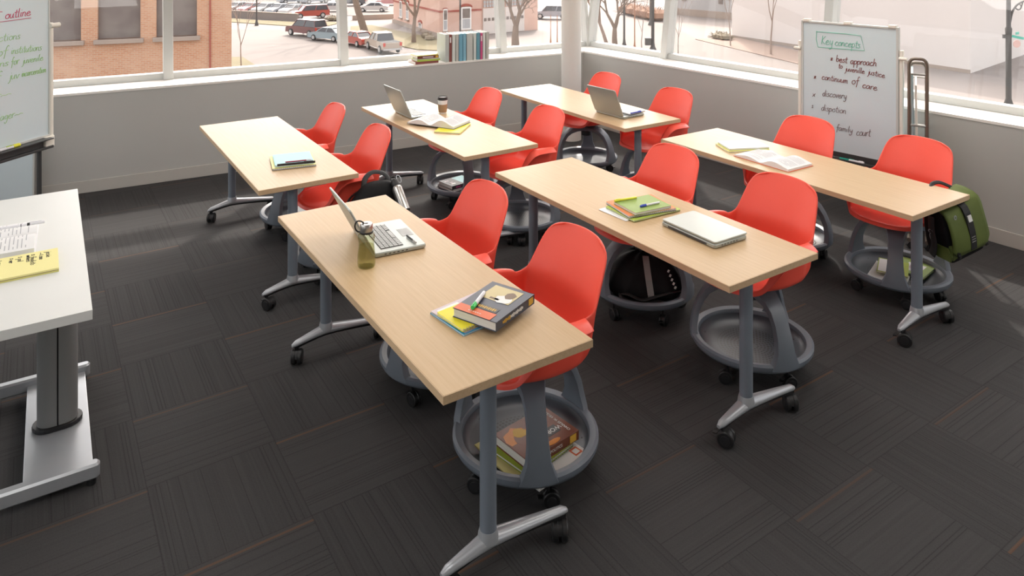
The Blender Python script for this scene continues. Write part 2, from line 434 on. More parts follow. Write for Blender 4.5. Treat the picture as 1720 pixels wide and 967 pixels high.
def slab(name, A, B, th, z0, z1, m='wallmat'):
    d = (B-A).normalized(); n = Vector((d.y, -d.x, 0))
    mb = MB(); mb.prism([(p.x, p.y) for p in (A, B, B+n*th, A+n*th)], z0, z1, m); return struct(mb.build(name))
slab('wall_side', PL + nL*.75, PB, -.15, -.12, SZ)
sd = (PB-PL).normalized(); sn = Vector((sd.y, -sd.x, 0))
mb = MB(); mb.prism([(p.x, p.y) for p in (PL + nL*.75, PB, PB - sn*(-.2), PL + nL*.75 - sn*(-.2))], SZ, SZ+.03, 'sill'); struct(mb.build('trim_3'), 'sill of the added side windows behind the camera')
for k_ in range(4):  # unseen side windows, added to let daylight onto the chair fronts
    a_, b_ = PL + sd*(2.25*k_), PL + sd*(2.25*(k_+1))
    w_ = struct(thing('window_%d' % (13+k_), None, None, tuple(a_) , atan2(sd.y, sd.x)))
    w_.location.z = SZ + .03
    mb = MB()
    for x_ in (0.04, 2.21): mb.box((x_, -.06, (CH-SZ-.03)/2), (.08, .09, CH-SZ-.03), 'frame')
    mb.box((1.125, -.06, .03), (2.1, .09, .06), 'frame'); mb.box((1.125, -.06, CH-SZ-.06), (2.1, .09, .06), 'frame'); mb.build('window_frame', w_)
    mb = MB(); mb.box((1.125, -.06, (CH-SZ-.03)/2), (2.12, .006, CH-SZ-.12), 'glass'); mb.build('glass_pane', w_)
slab('wall_rear', PB, PR, -.15, -.12, CH)
# windows: leaning frames
def windows(A, d, n, ticks, first):
    """A on the glazing line at sill height, d along, n outward; ticks = mullion distances"""
    up = (Vector((0,0,1))*cos(LEAN) + n*sin(LEAN)); Hh = (CH - SZ)/cos(LEAN)
    X = Matrix(((d.x, n.x, up.x, A.x), (d.y, n.y, up.y, A.y), (0, 0, up.z, SZ), (0,0,0,1)))
    depth = Vector((0,0,0))
    for i in range(len(ticks)-1):
        a, b = ticks[i], ticks[i+1]
        w = struct(thing('window_%d' % (first+i), 'tall leaning window pane in a pale grey frame', None, tuple(X @ Vector((a, 0, 0))), 0))
        if 'category' in w: del w['category']
        Xi = Matrix.Translation(-(X @ Vector((a,0,0)))) @ X
        wd = .085
        fr = MB(); 
        fr.box(((a+b)/2, .055, .03), (b-a, .09, .06), 'frame', X=Xi)
        fr.box(((a+b)/2, .055, Hh-.03), (b-a, .09, .06), 'frame', X=Xi)
        fr.box(((a+b)/2, .055, 1.42), (b-a-.05, .09, .26), 'frame', X=Xi)
        fr.build('window_frame', w, bevel=.004)
        mu = MB(); wl = .05 if (a == 0 or (b == 0)) else wd
        mu.box((a, .045, Hh/2), (wl if i or a else .05, .13, Hh), 'frame', X=Xi); mu.build('mullion', w, bevel=.004)
        gl = MB(); gl.box(((a+b)/2, .06, Hh/2), (b-a-.02, .006, Hh-.04), 'glass', X=Xi); gl.build('glass_pane', w)
    return X
AL = off_corner(OFFG)
def tick(A, d, px):
    e = Vector(((px-CX)/F, 1, 0)); p = isect(A, d, Vector((0,0,0)), e); return (p-A).dot(d)
tl = [0] + [tick(AL, dL, q) for q in (846, 579, 283)]
tl += [tl[-1] - 1.9, tl[-1] - 3.8]
print('ticks L', tl)
windows(AL, -dL, nL, [-q for q in tl], 1)
tr_ = [0] + [tick(AL, dR, q) for q in (1115, 1385)]
tr_ += [tr_[-1] + 1.9*k for k in (1,2,3,4)]
print('ticks R', tr_)
windows(AL, dR, nR, tr_, 6)
# column in the corner
mb = MB(); mb.lathe([(.1095, 0), (.1095, CH)], 'colmat', 48); o = mb.build('column', smooth=True, loc=(.655, 8.05, 0)); struct(o, 'round white column standing in the corner')
# ceiling panels added out of view as fill light for the room
k = 0
lamp = None
for (x, y) in ((-2.2,3.6),(.4,3.8),(2.9,2.6),(-.9,1.2),(-.2,6.0),(2.3,5.0)):
    if lamp is None:
        lamp = thing('fill_ceiling_light', 'square white ceiling panel added as fill light', 'ceiling light', (x, y, CH), R(33), 'added fill light panels out of the picture above')
        mb = MB(); mb.box((0,0,-.03), (1.24,1.24,.06), 'white'); mb.build('frame', lamp, bevel=.005)
        mb = MB(); mb.box((0,0,-.062), (1.16,1.16,.006), 'lamp'); mb.build('diffuser', lamp)
    else: dup(lamp, (x, y, CH), R(33), 'square white ceiling panel added as fill light')

# ================================================================ TABLES
def make_table(label, x, y, rz):
    t = thing('training_table', label, 'table', (x, y, 0), rz, 'flip top training tables in the classroom')
    L, W, z1, th = 1.81, .597, .73, .029
    mb = MB(); mb.box((0,0,z1-th/2), (L-.004, W-.004, th), 'wood'); mb.build('tabletop', t, bevel=.0015)
    e = MB()
    e.box((0, W/2-.001, z1-th/2), (L, .003, th-.002), 'woodedge'); e.box((0, -W/2+.001, z1-th/2), (L, .003, th-.002), 'woodedge')
    e.box((L/2-.001, 0, z1-th/2), (.003, W, th-.002), 'woodedge'); e.box((-L/2+.001, 0, z1-th/2), (.003, W, th-.002), 'woodedge')
    e.build('edge_band', t)
    mb = MB(); mb.rbox((0, -.078, z1-th-.028), (1.60, .055, .035), 'tube', .012); mb.build('support_beam', t, smooth=True)
    for s in (-1, 1):
        X = Matrix.Translation((s*.81, -.078, 0))
        mb = MB(); mb.lathe([(.0285,.125),(.0285,.688)], 'tube', 24, X); 
        mb.rbox((0, .03, .69), (.075, .34, .022), 'tube', .012, X=X)
        mb.build('leg', t, smooth=True)
        mb = MB()
        # foot: arched casting, tapering to both tips
        rings = []
        y0, y1 = -.178, .332
        for i in range(25):
            q = i/24; yy = y0 + (y1-y0)*q
            a = (yy/abs(y0)) if yy < 0 else yy/y1; a = abs(a)
            top = .155 - .050*a**.95 if a > .08 else .155; 
            wd = .033 - .017*a; bot = .108 - .030*a**1.5
            if i in (0, 24): top -= .010; wd *= .6; bot += .003
            hz = top-bot; n = 14
            rings.append([(wd*cos(2*pi*j/n)*(1 if sin(2*pi*j/n) > 0 else 1.0), yy, bot + hz*.35 + (hz*.65 if sin(2*pi*j/n) > 0 else hz*.35)*sin(2*pi*j/n)) for j in range(n)])
        mb.loft(rings, 'foot', X); mb.lathe([(.037,.13),(.034,.150),(.030,.165)], 'foot', 24, X); mb.build('foot', t, smooth=True, ang=50)
        mb = MB(); rings = []
        for i in range(13):
            q = i/12; yy = y0+.012 + (y1-y0-.024)*q; a = abs((yy/abs(y0)) if yy < 0 else yy/y1)
            bot = .108 - .030*a**1.5
            rings.append([(-.012,yy,bot+.004),(.012,yy,bot+.004),(.012,yy,bot-.009),(-.012,yy,bot-.009)])
        mb.loft(rings, 'black', X); mb.build('foot_underside', t)
        for yy, sw in ((y0+.03, .5*s), (y1-.03, -.6)):
            caster(t, (s*.81, -.078+yy, 0), .036, .026, .074, sw)
    return t
def caster(par, loc, r, gap, ztop, rot, name='caster'):
    """twin wheel furniture caster: a part with its two wheels"""
    X = Matrix.Translation(loc) @ Matrix.Rotation(rot, 4, 'Z')
    mb = MB(); mb.cyl((0, 0, (ztop+r*1.1)/2+.004), .006, ztop-r*1.1+.012, 'black', 10, X)
    # hood between the wheels
    hood = [(r*.9*cos(a)+r*.35, r+r*.98*sin(a)) for a in [pi*k/8 for k in range(9)]] + [(-r*.3, r*.75), (r*.8, r*.75)]
    mb.loft([[(x, -.008, z) for x, z in hood], [(x, .008, z) for x, z in hood]], 'black', X)
    mb.cyl((r*.35, 0, r), .006, gap*2+.004, 'blackm', 10, X, 'Y')
    mb.box((-r*.95, 0, r*1.25), (r*.5, .018, .005), 'black', X=X)
    c = mb.build(name, par, smooth=True)
    for s in (-1, 1):
        w = MB(); w.cyl((r*.35, s*(gap*.62), r), r, gap*.85, 'black', 24, X, 'Y'); w.cyl((r*.35, s*(gap*1.06), r), r*.55, .003, 'blackm', 20, X, 'Y'); w.build('wheel', c, smooth=True)
    return c

tables = {'A': (-.461,3.169,-56.6,'maple training table nearest the camera, with textbook, laptop and water bottle'),
 'B': (-1.687,5.071,-56.9,'maple training table by the left wall with a blue notebook stack, beside hanging black backpack'),
 'C': (-.564,5.74,-56.6,'maple training table carrying the paper coffee cup and open laptop'),
 'D': (.624,6.496,-57.1,'maple training table in front of the white column, with open laptop only'),
 'E': (.643,3.90,-56.7,'maple training table in the middle with closed laptop and green notebook stack'),
 'F': (1.825,4.682,-56.9,'maple training table at the right with open book, before the whiteboard')}
for kx, (x, y, a, lb) in tables.items():
    make_table(lb, x, y, R(a))

# ================================================================ CHAIRS
def shell_mesh():
    """bucket seat with side arms and a tapered back, local x = forward, y = left"""
    N = 64
    def plan(th):
        # th=0 rear centre, pi front centre ; returns x,y of wall line at seat level
        c, s_ = cos(th), sin(th)
        e = 2.7
        hw = .232; 
        x = -.20*abs(c)**(2/e) if c > 0 else .25*abs(c)**(2/2.3)
        y = hw*abs(s_)**(2/e)*(1 if s_ >= 0 else -1)
        return x, y
    TB = 1.05          # half angle of the back
    cols = []
    ths = []
    # dense sampling near the arm / back notch
    nb = 13
    for i in range(-nb, nb+1): ths.append(TB*i/nb)
    k = 18
    for i in range(1, k+1): ths.append(TB + .05 + (pi-TB-.05)*((i-1)/k))
    side = [t for t in ths if t > TB+.01]
    ths = ths + [pi] + [-t for t in reversed(side)]
    out = []
    for th in ths:
        a = abs(th); px, py = plan(th)
        sg = 1 if th >= 0 else -1
        inner = []
        # seat pan radial points
        for f in (.0, .3, .6, .84):
            dish = .468 + .012*f*f
            inner.append((px*f + .01*(1-f), py*f, dish))
        if a > pi-.001: pass
        fr = max(0, min(1, (a-2.0)/(pi-2.0)))      # 0 = side, 1 = front
        # lower rim point
        zb = .490 - .012*fr**.7
        if a <= TB+.001:      # back column
            q = th/TB      # -1..1
            pts = [(px*.95, py*.95, .488)]
            for w in (.0, .25, .5, .75, 1.0):
                z = .525 + (.682-.525)*w
                lat = .240 - .002*w
                y = lat*(sin(q*1.15)/sin(1.15)); cv = .045*(1-cos(q*1.2))/(1-cos(1.2))
                bx = -.212 - .016*w
                pts.append((bx + cv*(1.3 + .4*(1-w)), y, z))
            for w in (.15, .38, .62, .82, .94, 1.0):
                hgt = w
                half = .238 - .040*hgt
                if hgt > .6: half *= (1 - ((hgt-.6)/.4)**3)**.45*.36 + .64
                y = half*(sin(q*1.15)/sin(1.15)); cv = .055*(1-cos(q*1.2))/(1-cos(1.2))*(1-.35*hgt)
                z = .682 + .220*hgt - .012*abs(q)**3*max(0, hgt-.6)/.4
                bx = -.228 - .080*hgt - .012*hgt**2
                pts.append((bx + cv, y, z))
        else:
            # arm column: wall rising with outward lip, falling to the seat front
            arm = interp([(TB,.92),(1.3,.96),(1.62,1.0),(1.84,.97),(1.97,.80),(2.09,.40),(2.2,.10),(2.4,.0),(pi,.0)], a)
            zt = .49 + .198*arm
            pts = [(px*.95, py*.95, zb)]
            nx, ny = (0, sg) if a < 1.9 else (cos(pi-a)*1.0*fr, sg*(1-fr))
            xx = px
            if a < 1.5: xx = max(px, -.205 + .06*(a-TB)/.45)
            for w in (.0, .25, .5, .75, 1.0):
                z = zb + .004 + (zt-zb-.004)*w
                o = (.018 + .012*w)*arm + .010*(1-arm)*w
                pts.append((px*(1.0) + (fr*.016*w), py + sg*o, z - (1-arm)*.010*w*fr))
            for w in (.15, .35, .6, .82, .95, 1.0):      # lip, flares outwards
                o = .030*arm + (.066*w)*arm + .012*(1-arm)
                z = zt + .004*arm*sin(pi*w) - .024*w*w*arm - max(0, 1-arm)*.022*w
                pts.append((px + fr*(.016 + .014*w), py + sg*(o), z))
        out.append(inner + pts)
    vs = [p for c in out for p in c]; n = len(out[0]); fs = []
    K = len(out); ab = [abs(t_) for t_ in ths]
    for i in range(K):
        j = (i+1) % K
        for q in range(n-1):
            if q >= 9 and ((ab[i] <= TB+.001) != (ab[j] <= TB+.001)): continue
            if q == 0: fs.append((i*n, i*n+1, j*n+1)) 
            else: fs.append((i*n+q, i*n+q+1, j*n+q+1, j*n+q))
    # merge the centre points
    vs = [Vector(p) for p in vs]
    for i in range(K): vs[i*n] = Vector((.01, 0, .468))
    return vs, fs
def make_chair(label, x, y, rz, brot=0.0):
    t = thing('rolling_chair', label, 'chair', (x, y, 0), rz, 'red rolling classroom chairs')
    vs, fs = shell_mesh(); mb = MB(); mb.add(vs, fs, 'red')
    mb.build('seat_shell', t, smooth=True, solid=.010, sub=1)
    b = Matrix.Rotation(brot, 4, 'Z')
    mb = MB(); mb.cyl((0,0,.452), .085, .022, 'hub', 24); mb.lathe([(.030,.445),(.030,.405),(.045,.40),(.045,.345),(.02,.335)], 'hub', 20); mb.box((-.10,.06,.447),(.1,.02,.012),'hub'); mb.build('seat_mount', t, smooth=True)
    # base frame: rim ring with three arched legs meeting in a hub
    mb = MB(); n = 72
    prof = [(.288,.118),(.297,.134),(.297,.150),(.286,.158),(.262,.152),(.256,.140),(.258,.122),(.270,.112)]
    rings = [[(r*cos(2*pi*i/n), r*sin(2*pi*i/n), z) for r, z in prof] for i in range(n)]; rings.append(rings[0])
    mb.loft(rings, 'base', b, caps=False)
    path = [(.282,.135),(.285,.165),(.280,.205),(.266,.26),(.243,.315),(.212,.362),(.170,.392),(.115,.410),(.06,.417),(.0,.418)]
    wid = [.082,.066,.050,.043,.040,.041,.047,.060,.070,.070]
    for k3 in range(3):
        Xr = b @ Matrix.Rotation(2*pi*k3/3, 4, 'Z'); rr = []
        P = [Vector((r, 0, z)) for r, z in path]
        for i, p in enumerate(P):
            tg = (P[min(i+1, len(P)-1)] - P[max(i-1, 0)]).normalized(); nn = Vector((tg.z, 0, -tg.x))
            w = wid[i]; hh = .016 if 0 < i < 8 else .018
            def cy(yv, rad=p.x):     # follow the rim curvature
                return (rad - sqrt(max(rad*rad - yv*yv, 0))) if (i < 3 and rad > .2) else 0
            ring = []
            for yy, oo in ((w, .2), (w*.9, 1), (w*.45, 1.1), (0, 1.15), (-w*.45, 1.1), (-w*.9, 1), (-w, .2), (-w*.98, -.8), (-w*.5, -1), (0,-1), (w*.5, -1), (w*.98, -.8)):
                q = p + nn*(hh*oo); ring.append((q.x - cy(yy), yy, q.z))
            rr.append(ring)
        mb.loft(rr, 'base', Xr)
    mb.lathe([(.0,.437),(.062,.435),(.078,.425),(.078,.405),(.05,.392),(.0,.392)], 'base', 28, b)
    mb.build('base_frame', t, smooth=True, ang=45)
    mb = MB(); mb.lathe([(.0,.096),(.17,.097),(.225,.104),(.252,.122),(.262,.145),(.268,.145),(.262,.115),(.235,.094),(.18,.086),(.0,.085)], 'tray', 64, b, caps=False); mb.build('tray', t, smooth=True)
    for k5 in range(5):
        a = brot + 2*pi*k5/5 + .2
        caster(t, (.235*cos(a), .235*sin(a), 0), .033, .018, .100, a + 1.3 + k5)
    return t
FACE = atan2(-V.y, -V.x)
chairs = [
 (-1.59,5.49,0,247,'red rolling chair farthest left, at the far half of the table by the left wall'),
 (-1.13,4.80,0,235,'red rolling chair with the black backpack hanging from its arm'),
 (-.414,6.115,0,165,'red rolling chair behind the coffee cup, dark textbooks on its tray'),
 (.062,5.40,0,95,'red rolling chair between the coffee cup table and the middle table, its tray empty'),
 (.70,6.90,0,200,'red rolling chair in front of the white column, nearest the room corner'),
 (1.185,6.115,0,140,'red rolling chair at the near end of the table before the column, beside the wall'),
 (-.35,3.58,0,-130,'red rolling chair beside the silver laptop, far half of the nearest table'),
 (.055,2.975,0,-81,'red rolling chair nearest the camera with colourful books on its tray'),
 (.768,4.29,0,205,'red rolling chair with a black bag stuffed on its tray'),
 (1.215,3.70,0,-75,'red rolling chair behind the closed laptop, its perforated tray empty'),
 (1.90,5.05,0,-37,'red rolling chair with white paper on its tray, before the right whiteboard'),
 (2.375,4.49,0,240,'red rolling chair farthest right with the green messenger bag hanging from its arm')]
CH_OBJ = []
proto_by_rot = {}
for (x, y, dr, br, lb) in chairs:
    rot = FACE + R(dr); CH_OBJ.append(make_chair(lb, x, y, rot, R(br) - rot))
def cmat(name, c, r=.5): 
    if name not in M: M[name] = mat(name, c, r)
    return name
cmat('steelgrey', (.22,.225,.225), .38)
# ================================================================ DESK (left)
DZ = .80
c_far = at(130.3, 316.6, DZ); c_near = at(155.4, 519.9, DZ)
ud = (c_near - c_far); DL = ud.length; ud.normalize(); vd = Vector((-ud.y, ud.x, 0))
da = atan2(ud.y, ud.x); DWID = 1.35
dc = (c_far + c_near)/2 - vd*(DWID/2); dc.z = 0
print('desk', DL, dc, math.degrees(da))
desk = thing('instructor_desk', 'white topped desk with grey steel base at the left edge', 'desk', tuple(dc), da)
mb = MB(); mb.box((0,0,DZ-.018), (DL, DWID, .036), 'deskw'); mb.build('desktop', desk, bevel=.0015)
bx = at(96.7, 705, .07); bl = (bx - dc); bu = bl.dot(ud); bv = bl.dot(vd)
mb = MB()
def stadium(hx, hy, n=10):
    """long axis y"""
    r = hx; pts = [(r*cos(a), hy-r+r*sin(a)) for a in [pi*i/n for i in range(n+1)]] + [(r*cos(a), -(hy-r)+r*sin(a)) for a in [pi+pi*i/n for i in range(n+1)]]
    return pts
for s in (-1, 1):
    half = [p for p in stadium(.050, .076, 12)]
    half = [(x, max(y, .003) if s > 0 else min(y, -.003)) for x, y in half]
    seen = []
    for p in half:
        if not seen or (abs(p[0]-seen[-1][0])+abs(p[1]-seen[-1][1])) > 1e-5: seen.append(p)
    mb.prism([(x+bu, y+bv) for x, y in seen], .06, DZ-.03, 'steelgrey')
mb.build('column', desk, smooth=True, ang=30)
mb = MB(); mb.prism([(x+bu, y+bv) for x, y in stadium(.062, .094)], .056, .074, 'black'); mb.box((bu, bv, .42), (.08, .05, .70), 'black'); mb.build('column_collar', desk, bevel=.003)
mb = MB(); mb.box((bu, bv-.0, .046), (.80, .235, .018), 'foot'); mb.build('base_plate', desk, bevel=.003)
tip = at(168, 771, .085); tu = (tip-dc).dot(ud); tv = (tip-dc).dot(vd)
tip2 = at(147, 608, .085); tu2 = (tip2-dc).dot(ud)
for q in (tu, tu2):
    mb = MB(); mb.rbox((q, tv-.55, .055), (.045, 1.10, .060), 'foot', .02, 4); mb.build('base_rail', desk, smooth=True)
    for yy in (tv-.03, tv-1.07):
        mb = MB(); mb.cyl((q, yy, .013), .017, .026, 'black', 14); mb.build('glide', desk, smooth=True)
mb = MB(); mb.box((bu, 0, DZ-.055), (1.1, .9, .034), 'steelgrey'); mb.build('underframe', desk, bevel=.003)

# ================================================================ small things
def place(px, py, z): 
    p = at(px, py, z); return p
def quad(c1, c2, c3, z):
    """three consecutive corners in pixels -> centre, angle of c1->c2, lengths"""
    a, b, c = at(*c1, z), at(*c2, z), at(*c3, z)
    d = b-a; e = c-b; ang = atan2(d.y, d.x); print('quad', round(d.length,3), round(e.length,3), round(math.degrees(ang),1))
    return (a+c)/2, ang, d.length, e.length
TOPZ = .7305

def laptop(label, cx, cy, rz, open_deg, z=TOPZ, w=.355, d=.245, zlid=0):
    """local y+ = user side, hinge at y-"""
    t = thing('laptop', label, 'laptop', (cx, cy, z), rz)
    mb = MB(); mb.rbox((0,0,.011), (w, d, .019), 'alu', .014, 4)
    for i in range(6): mb.box((w/2-.0003, -d/2+.05+i*.02, .011), (.002, .010, .004), 'keygap')
    mb.build('base', t, smooth=True)
    if open_deg:
        mb = MB(); mb.box((0, -.030, .0208), (w*.80, d*.44, .0012), 'keygap')
        kw = w*.78/14
        for r_ in range(5):
            for c_ in range(14):
                if r_ == 4 and 4 <= c_ <= 8:
                    if c_ == 6: mb.box((0, -.030+(r_-2)*d*.085, .0224), (kw*4.8, d*.07, .002), 'key')
                    continue
                mb.box(((c_-6.5)*kw, -.030+(r_-2)*d*.085, .0224), (kw*.84, d*.07, .002), 'key')
        mb.build('keyboard', t)
        mb = MB(); mb.box((0, d*.33, .0208), (w*.26, d*.22, .0010), 'key'); mb.build('trackpad', t)
    a = R(open_deg)
    X = Matrix.Translation((0, -d/2+.004, .022)) @ Matrix.Rotation(a, 4, 'X')
    mb = MB(); mb.rbox((0, d/2, .005), (w, d, .009), 'alu', .014, 4, X=X); 
    lid = mb.build('lid', t, smooth=True)
    if open_deg:
        mb = MB(); mb.box((0, d/2+.003, -.0003), (w*.93, d*.86, .001), 'screen', X=X); mb.build('screen', lid)
    else:
        mb = MB(); mb.box((0, -d/2+.001, .010), (w*.72, .003, .010), 'keygap'); mb.build('hinge', t)
    return t
c, a, l1, l2 = quad((715.3,410),(671.2,366.5),(590,383), .75)
laptop('open silver laptop on the nearest table behind the green water bottle', -.586, 3.458, R(-62), 118)
pC = at(748, 181, .74)
lC = laptop('open silver laptop beside the paper coffee cup', -.797, 6.069, R(-56.6), 114, w=.335, d=.245)
lD = laptop('open silver laptop with a notebook on its keyboard, before the white column', -0+.90, 6.075, R(-53), 114, w=.33, d=.245)
c, a, l1, l2 = quad((1110,370),(1200,410),(1256,393), .755)
laptop('closed silver laptop on the middle table', c.x, c.y, a, 0, w=l1, d=l2)

def pen(label, p, ang, z, L=.14, r=.005, col='blackm', cap=None, cat='pen', name='pen', capfrac=.3, group=None):
    t = thing(name, label, cat, (p.x, p.y, z), ang, group)
    mb = MB(); mb.cyl((-L*capfrac/2, 0, r), r, L*(1-capfrac), col, 12, None, 'X'); mb.build('body', t, smooth=True)
    mb = MB(); mb.cyl((L/2-L*capfrac/2, 0, r), r*1.08, L*capfrac, cap or col, 12, None, 'X'); mb.box((L/2-L*capfrac*.6, 0, r*2.25), (L*capfrac*.8, r*.5, r*.3), cap or col); mb.build('cap', t, smooth=True)
    return t
def book(label, p, ang, z, w, d, h, cover, name='book', spine='+x', pages='pageedge', cat='book', group=None, soft=False):
    """closed book lying flat; local x = width, y = length; spine on +x or -y"""
    t = thing(name, label, cat, (p.x, p.y, z), ang, group); k = .0025 if not soft else .0008
    mb = MB(); mb.box((0,0,k/2), (w,d,k), cover); mb.box((0,0,h-k/2), (w,d,k), cover)
    if spine == '+x': mb.box((w/2-k/2,0,h/2), (k,d,h), cover)
    elif spine == '-x': mb.box((-w/2+k/2,0,h/2), (k,d,h), cover)
    elif spine == '-y': mb.box((0,-d/2+k/2,h/2), (w,k,h), cover)
    elif spine == '+y': mb.box((0,d/2-k/2,h/2), (w,k,h), cover)
    mb.build('cover', t, bevel=.0008)
    g = .004
    mb = MB(); mb.box((0,0,h/2), (w-2*k-g*.5,d-2*k-g*.5,h-2*k), pages); mb.build('page_block', t)
    return t
def notebook(label, p, ang, z, w, d, h, cover, spiral='+x', group=None, back=None, name='notebook'):
    t = thing(name, label, 'notebook', (p.x, p.y, z), ang, group)
    mb = MB(); mb.rbox((0,0,h-.0008), (w,d,.0016), cover, .006); mb.rbox((0,0,.0008), (w,d,.0016), back or cover, .006); mb.build('cover', t)
    mb = MB(); mb.box((0,0,h/2), (w-.006,d-.006,h-.0032), 'paper'); mb.build('page_block', t)
    if spiral:
        mb = MB(); n = int((d if 'x' in spiral else w)/.012)
        s = 1 if '+' in spiral else -1
        for i in range(n):
            q = (i-(n-1)/2)*.012
            ring = [(s*(w/2-.002)+.006*cos(b), q, h/2+(h/2+.002)*sin(b)) if 'x' in spiral else (q, s*(d/2-.002)+.006*cos(b), h/2+(h/2+.002)*sin(b)) for b in [2*pi*j/8 for j in range(8)]]
            mb.tube(ring, .0011, 'steel', 5, close=True)
        mb.build('spiral_binding', t)
    return t
def art(par, name, shapes, T=None):
    """flat printed shapes: list of (polygon [(x,y)], z, material)"""
    mb = MB()
    for poly, z, m in shapes: mb.prism(poly, z, z+.0004, m)
    return mb.build(name, par)
def rect(x0, y0, x1, y1): return [(x0,y0),(x1,y0),(x1,y1),(x0,y1)]
def blob(cx, cy, rx, ry, n=14, j=.25, seed=1):
    rnd = random.Random(seed); return [(cx+rx*(1+j*(rnd.random()-.5))*cos(2*pi*i/n), cy+ry*(1+j*(rnd.random()-.5))*sin(2*pi*i/n)) for i in range(n)]

# --- nearest table: textbook pile
c, a, l1, l2 = quad((714,519),(779.5,563),(900,510), .735)
cmat('mag_mauve', (.62,.52,.56)); cmat('mag_blue', (.05,.38,.62)); cmat('yellow', (.80,.72,.02)); cmat('navy', (.035,.045,.075), .35); cmat('orange_red', (.75,.16,.06)); cmat('tan', (.62,.52,.27)); cmat('white_print', (.8,.8,.78)); cmat('maroon', (.30,.04,.04)); cmat('gold', (.70,.42,.05)); cmat('brownp', (.20,.13,.08))
p0 = at(779, 563, .735); e1 = (at(714,519,.735)-p0); e1.normalize(); ang1 = atan2(e1.y, e1.x)   # along the near-left edge
e2 = Vector((e1.y, -e1.x, 0))
def from_corner(pc, e1, w, d): return pc + e1*(w/2) + Vector((e1.y, -e1.x, 0))*(d/2)
A1 = from_corner(p0, e1, .21, .27)
b1 = book('pale blue edged magazine at the bottom of the pile on the nearest table', A1, ang1, TOPZ, .21, .27, .006, 'mag_blue', name='magazine', soft=True, cat='magazine')
b1b = book('mauve patterned magazine under the yellow notebook on the nearest table', A1 + Vector((.0,.012,0)), ang1+.05, TOPZ+.006, .205, .275, .005, 'mag_mauve', name='magazine', soft=True, cat='magazine', spine='-x')
art(b1b, 'cover_print', [(rect(.00,-.13,.03,-.10), .005, 'maroon'), (rect(.03,-.12,.05,-.09), .005, 'white_print'), (rect(.06,-.13,.09,-.10), .005, 'maroon'), (rect(.07,.02,.09,.12), .005, 'white_print'), (rect(-.05,-.135,-.02,-.115), .005, 'maroon')])
p1 = at(777, 555, .745)
A2 = from_corner(p1, e1, .155, .20)
notebook('yellow spiral notebook sticking out under the thick textbook', A2, ang1, TOPZ+.011, .165, .205, .009, 'yellow', '-x')
# thick textbook
ztb = TOPZ + .0205
k1 = at(831.9, 541.4, ztb+.034); k2 = at(759, 516, ztb+.034); k3 = at(898.8, 494.3, ztb+.034)
f1 = (k2-k1); f2 = (k3-k1); print('textbook', f1.length, f2.length)
tw = f1.length; td = f2.length; f1.normalize()
ta = atan2(f1.y, f1.x); ctr = (k2+k3)/2
tb = book('thick navy and orange textbook with a green highlighter on top', ctr, ta, ztb, tw, td, .034, 'navy', spine='-x', name='textbook')
hw, hd = tw/2, td/2
# local: x from near corner towards left corner, y negative towards right/back
art(tb, 'cover_print', [(rect(-hw+.03, hd-.048, hw-.002, hd-.002), .034, 'orange_red'), (rect(-hw+.035,-hd+.02,hw-.03,-.00), .0341, 'tan'),
  (rect(-hw+.04, hd-.085, hw-.05, hd-.052), .0341, 'blackm')] + [(blob(-hw+.075, -.025, .035, .030, seed=3), .0346, 'white_print'), (blob(-hw+.065, -.06, .022, .026, seed=4), .0347, 'brownp'), (rect(-.01,-.02,.03,-.008), .0346, 'brownp')]
  )
mb = MB(); 
for j in range(11): mb.box((-hw+.052+j*.009, hd-.069, .0346), (.0055, .013+.004*(j%2), .0006), 'gold')
for j in range(6): mb.box((-hw+.085+j*.010, hd-.020, .0346), (.006, .003, .0006), 'white_print')
mb.box((-hw-.0003, -hd+.025, .017), (.0012, .03, .024), 'gold')
for j in range(16): mb.box((-hw-.0003, hd-.045-j*.0085, .017), (.0012, .0055, .008+.003*(j%3)), 'gold' if j < 6 else 'white_print')
mb.build('title_lettering', tb)
cmat('hl_green', (.05,.62,.14), .3); cmat('hl_yellow', (.80,.78,.05), .3); cmat('penblue', (.02,.05,.45), .3); cmat('penwhite', (.75,.75,.78), .3); cmat('teal', (.30,.58,.62), .5); cmat('lemon', (.72,.68,.22), .5); cmat('green_cover', (.28,.40,.10), .5); cmat('orange_cover', (.78,.25,.09), .5); cmat('lime', (.42,.55,.08), .5); cmat('penred', (.35,.02,.05), .3)
h1 = at(795,516,ztb+.04); h2 = at(812,494,ztb+.04); hv = h1-h2
pen('green highlighter lying on the thick textbook', (h1+h2)/2, atan2(hv.y,hv.x), ztb+.0352, .125, .0075, 'penwhite', 'hl_green', 'highlighter', 'highlighter', .25)
# green stripe along the highlighter body is its barrel
# bottle
bt = at(615.5, 447, TOPZ)
t = thing('water_bottle', 'translucent olive water bottle with steel cap and black loop on the nearest table', 'bottle', (bt.x, bt.y, TOPZ), 0)
mb = MB(); mb.lathe([(.0,.0),(.034,.0),(.038,.006),(.039,.02),(.038,.055),(.034,.085),(.033,.105),(.037,.125),(.037,.135),(.030,.147),(.026,.151)], 'btl', 32, caps=False); mb.build('bottle_body', t, smooth=True, ang=0)
mb = MB(); mb.lathe([(.0,.004),(.033,.004),(.035,.01),(.036,.02),(.035,.055),(.031,.085),(.031,.092),(0,.092)], 'water', 32, caps=False); mb.build('water', t, smooth=True)
mb = MB(); mb.lathe([(.029,.146),(.030,.153),(.027,.155)], 'black', 28); mb.build('neck_ring', t, smooth=True)
mb = MB(); mb.lathe([(.0,.154),(.0265,.154),(.0275,.158),(.0275,.182),(.025,.187),(.008,.187),(.007,.180),(.0,.180)], 'steel', 32, caps=False); mb.build('cap', t, smooth=True, ang=50)
